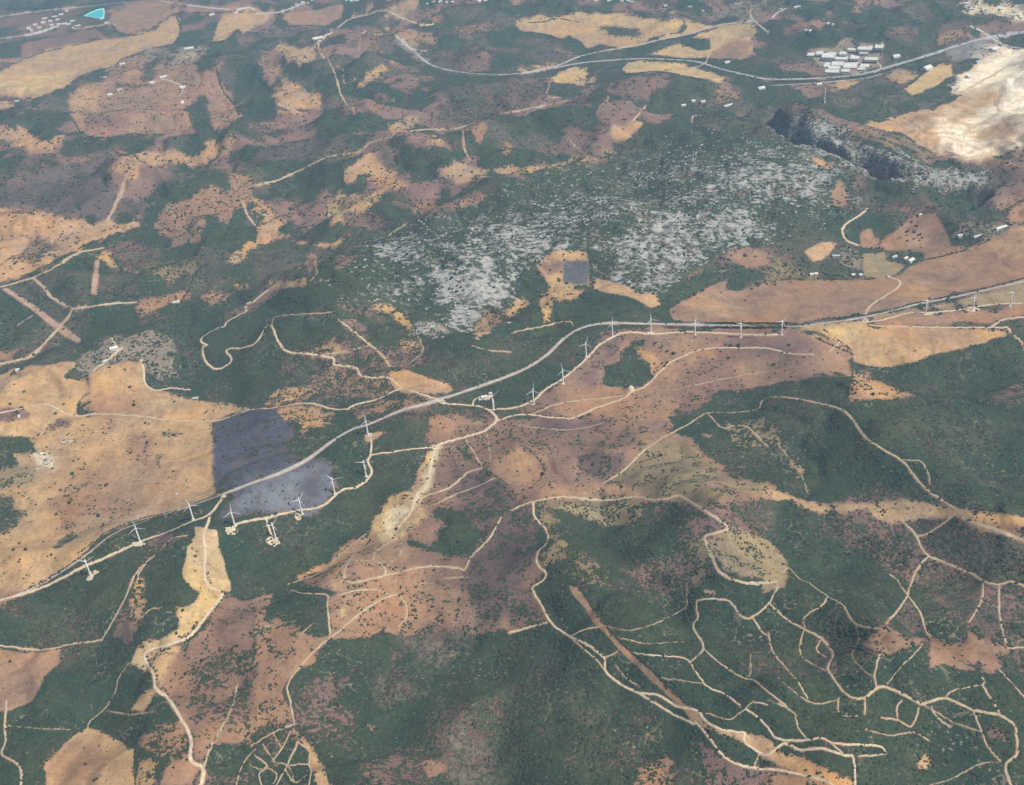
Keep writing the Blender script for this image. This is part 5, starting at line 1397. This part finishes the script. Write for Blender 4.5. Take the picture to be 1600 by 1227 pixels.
# rows of villas along the top edge
for c, pts in ((1, [(250, 30), (290, 20), (320, 10), (350, 5), (560, 5), (590, 10), (610, 5), (630, 8), (1060, 30), (1100, 30), (1140, 22), (1180, 18), (1215, 15), (1420, 8), (1380, 12)]), (2, [(480, 5), (520, 10), (600, 8), (680, 10), (720, 8), (740, 14), (950, 40), (1060, 20), (1100, 45), (1180, 70)]),
               (3, [(30, 110), (80, 60), (170, 50), (190, 45), (235, 190), (260, 195), (370, 150), (400, 155), (1220, 40), (1260, 60), (1300, 40), (1330, 70), (1480, 95), (1510, 100), (1540, 95), (1560, 110), (1440, 60)])):
    for (x, y) in pts:
        (u, v), = T(c, 0, [(x, y)])
        house(u, v, random.uniform(14, 30), random.uniform(12, 22), 6, random.uniform(-25, 35),
              ('white house in the hamlet along the top edge, left of centre', 'white house in the scattered row along the top edge, right of centre', 'pale house among the works and villas at the top right')[c - 1], random.choice(('flat', 'white')), ('houses at the top edge, left', 'houses at the top edge, middle', 'houses at the top right')[c - 1])
single = [
    (3, 0, 980, 430, 60, 40, 10, 35, 'long white warehouse beside the yellow field left of the quarry', 'white', 'warehouse'),
    (3, 0, 790, 355, 40, 30, 8, 10, 'pale shed standing alone above the motorway at upper right', 'white', 'shed'),
    (2, 0, 340, 480, 1, 1, 1, 0, None, 'white', 'shed'),
    (2, 0, 1330, 390, 34, 20, 6, 20, 'small white house below the motorway, near the farm lane', 'white', 'house'),
    (0, 0, 640, 488, 40, 26, 6, 10, 'pale farmhouse left of the hedge in the upper left fields', 'white', 'farmhouse'),
    (0, 0, 755, 400, 36, 22, 6, 30, 'pale house tucked into the hedge corner in the upper left', 'white', 'house'),
    (0, 0, 1130, 545, 34, 24, 6, 15, 'white house at the right of the upper left farmland', 'white', 'house'),
    (0, 0, 1170, 303, 60, 24, 6, 20, 'long white shed near the dark patch in the upper left', 'white', 'shed'),
    (0, 0, 1130, 640, 18, 40, 6, 10, 'narrow white building below the upper left farmhouses', 'white', 'shed'),
    (0, 0, 85, 545, 40, 30, 6, 30, 'white house at the left edge among the yellow fields', 'flat', 'house'),
    (0, 0, 1010, 480, 44, 20, 6, 20, 'pale long shed among the scattered farmhouses, upper left', 'white', 'shed'),
    (0, 0, 940, 515, 30, 20, 6, 20, 'white cottage at the left end of the scattered farmhouses, upper left', 'white', 'house'),
    (0, 0, 680, 590, 30, 20, 6, 20, 'white cottage below the dark thicket in the upper left farmland', 'white', 'house'),
    (0, 0, 740, 560, 30, 20, 6, 20, 'pale cottage beside the dark thicket in the upper left farmland', 'grey', 'house'),
    (0, 0, 1310, 95, 40, 20, 6, 20, 'pale house in the dark wood left of the wavy tan field', 'white', 'house'),
    (0, 0, 105, 630, 26, 22, 6, 0, 'small white house at the left edge below the yellow fields', 'flat', 'house'),
    (0, 1, 705, 972, 28, 17, 6, 25, 'white roofed farm shed in the valley, left of the winding track', 'white', 'farm_shed'),
    (0, 1, 650, 1050, 16, 7, 4, 40, 'small white shed on the farm drive in the left valley', 'white', 'farm_shed'),
    (0, 1, 110, 1105, 14, 12, 5, 20, 'tiny white house at the upper left corner of the wide tan field', 'flat', 'house'),
    (0, 1, 1090, 685, 26, 10, 4, 20, 'pale low shed beside the orange bank in the left valley', 'white', 'farm_shed'),
    (0, 2, 262, 395, 12, 9, 4, 20, 'small white farm building among bushes at the left', 'white', 'farmhouse'),
    (0, 2, 290, 455, 13, 9, 4, -10, 'pale shed below the small farm building at the left', 'grey', 'farm_shed'),
    (0, 2, 395, 325, 12, 8, 4, 15, 'pale hut at the end of the row of bushes, left field', 'grey', 'farm_shed'),
    (0, 2, 440, 320, 14, 8, 4, 15, 'pale ruined barn beside the dark hedge, left field', 'grey', 'barn'),
    (0, 2, 120, 165, 5, 16, 4, 10, 'thin pale shed standing in scrub at the far left', 'white', 'farm_shed'),
    (0, 2, 1093, 645, 6, 5, 3, 10, 'tiny pale hut alone on the tan field above the turbines', 'white', 'hut'),
    (0, 2, 1210, 52, 18, 10, 4, 5, 'pale barn above the track end, near the river bend', 'grey', 'barn'),
    (1, 2, 1410, 45, 18, 9, 5, 20, 'long white substation hall in the compound beside the main road', 'white', 'substation_hall'),
    (1, 2, 1450, 25, 10, 8, 5, 20, 'small white building at the back of the compound beside the main road', 'flat', 'control_building'),
    (1, 2, 1385, 62, 9, 7, 4, 20, 'low grey shed at the front of the compound beside the main road', 'grey', 'shed'),
    (3, 1, 882, 430, 30, 17, 7, 35, 'large white farmhouse at the tip of the tree clump above the pink field', 'white', 'farmhouse'),
    (3, 1, 850, 415, 20, 12, 5, 35, 'lower white wing behind the large farmhouse', 'white', 'barn'),
    (3, 1, 780, 405, 22, 12, 5, 20, 'grey roofed barn in the tree clump left of the large farmhouse', 'grey', 'barn'),
    (3, 1, 270, 515, 14, 12, 6, 0, 'left one of two small white houses at the left farm above the pink field', 'white', 'house'),
    (3, 1, 297, 512, 12, 12, 6, 0, 'right one of two small white houses at the left farm above the pink field', 'white', 'house'),
    (3, 1, 525, 517, 14, 11, 5, 10, 'white cottage between two small trees at the field edge', 'white', 'house'),
    (3, 1, 572, 517, 12, 11, 5, 10, 'white cottage at the corner of the straw field', 'white', 'house'),
    (3, 1, 420, 400, 28, 12, 5, -15, 'pale shed in the scrub above the two small white houses', 'grey', 'farm_shed'),
    (3, 1, 745, 528, 8, 7, 4, 0, 'tiny pale hut where the lane enters the huge pink field', 'white', 'hut'),
    (3, 1, 1190, 275, 22, 13, 6, 10, 'white villa in the dark tree clump at the right', 'flat', 'villa'),
    (3, 1, 1440, 225, 50, 12, 5, 22, 'long white shed at the top edge of the right hand field', 'white', 'farm_shed'),
    (3, 1, 1300, 275, 40, 8, 4, 15, 'long low pale shed between the villa and the field', 'white', 'farm_shed'),
    (3, 1, 940, 145, 12, 9, 5, 10, 'small pale cottage at the top of the pinkish field', 'white', 'house'),
    (1, 0, 380, 240, 70, 30, 5, 25, 'pale yard building beside the track at upper left of centre', 'white', 'shed'),
    (2, 0, 1340, 655, 60, 14, 5, 25, 'long white shed by the river below the upper right fields', 'white', 'shed'),
    (2, 0, 1060, 655, 24, 14, 5, 10, 'white house at the left of the riverside hamlet', 'white', 'house'),
    (2, 0, 1180, 632, 24, 14, 5, 10, 'white house at the right of the riverside hamlet', 'white', 'house'),
    (2, 0, 1120, 628, 20, 14, 5, 10, 'white house in the middle of the riverside hamlet', 'white', 'house'),
    (2, 0, 1540, 550, 40, 26, 6, 20, 'white works building below the motorway bend at upper right', 'white', 'works_building'),
    (3, 0, 1150, 550, 50, 30, 8, 20, 'grey quarry works shed at the left rim of the quarry', 'grey', 'works_shed'),
    (3, 0, 1240, 480, 30, 30, 9, 30, 'pale quarry works hall at the upper left of the quarry', 'white', 'works_hall'),
    (3, 0, 1400, 310, 60, 30, 9, 30, 'white works hall on the yard above the quarry', 'white', 'works_hall'),
    (3, 0, 1300, 390, 30, 22, 8, 15, 'pale crusher building at the upper rim of the quarry', 'grey', 'works_hall'),
    (3, 0, 315, 730 - 205, 30, 18, 5, 10, 'small white building beside the tan strip below the motorway', 'white', 'shed'),
]
for c, r, x, y, w, d, h, rot, lab, roof, nm in single:
    if lab is None: continue
    (u, v), = T(c, r, [(x, y)])
    house(u, v, w, d, h, rot, lab, roof, None, nm, nm.replace('_', ' '))

# ------------------------------------------------------------------ turquoise pond
pp = np.array([Z8(*q) for q in ((1170, 225), (1260, 190), (1350, 155), (1440, 128), (1450, 190), (1440, 250), (1395, 272), (1310, 250), (1240, 238))])
px_, py_, pz_ = ground_pt(pp[:, 0], pp[:, 1])
cx, cy = px_.mean(), py_.mean()
top = pz_.max() + 3
n = len(px_)
def ringpts(k, z): return [(cx + (px_[i] - cx) * k, cy + (py_[i] - cy) * k, z) for i in range(n)]
vs = ringpts(1.12, top - 25) + ringpts(1.06, top) + ringpts(.95, top) + ringpts(.84, top - 4)
fs = []
for k in range(3):
    for j in range(n):
        fs.append((k * n + j, k * n + (j + 1) % n, (k + 1) * n + (j + 1) % n, (k + 1) * n + j))
M_LINER = simple_mat('pale_turquoise_liner', (.35, .72, .74), (.45, .80, .80), 20, .7)
M_WATER, nt_, bs_ = new_mat('turquoise_water')
bs_.inputs['Base Color'].default_value = (.02, .62, .68, 1); bs_.inputs['Roughness'].default_value = .12; bs_.inputs['Specular IOR Level'].default_value = .3
link('pond_bank', mesh_from('pond_bank', vs, fs), M_LINER, kind='structure')
link('pond_water', mesh_from('pond_water', ringpts(.90, top - 2.0), [tuple(range(n))]), M_WATER, kind='structure', label='bright turquoise wedge shaped pond at the top left')

# ------------------------------------------------------------------ haze
ext = rad[-1] + 500
vs, fs = [], []
box(vs, fs, -ext, ext, -1500, ext, float(gz.min()) - 40, CAM_H + 80)
mh = bpy.data.materials.new('haze_air'); mh.use_nodes = True
hn = mh.node_tree
hn.nodes.remove(hn.nodes['Principled BSDF'])
pv = hn.nodes.new('ShaderNodeVolumePrincipled')
pv.inputs['Color'].default_value = (.45, .70, 1.0, 1)
pv.inputs['Density'].default_value = HAZE_DENSITY
pv.inputs['Anisotropy'].default_value = 0.0
hn.links.new(pv.outputs[0], hn.nodes['Material Output'].inputs['Volume'])
hz = link('haze', mesh_from('haze', vs, fs), mh, kind='stuff', label='thin blue summer haze over the whole landscape', category='haze')
print('TREES', tree_n, 'FACES', len(quads), 'OBJ', len(bpy.data.objects))
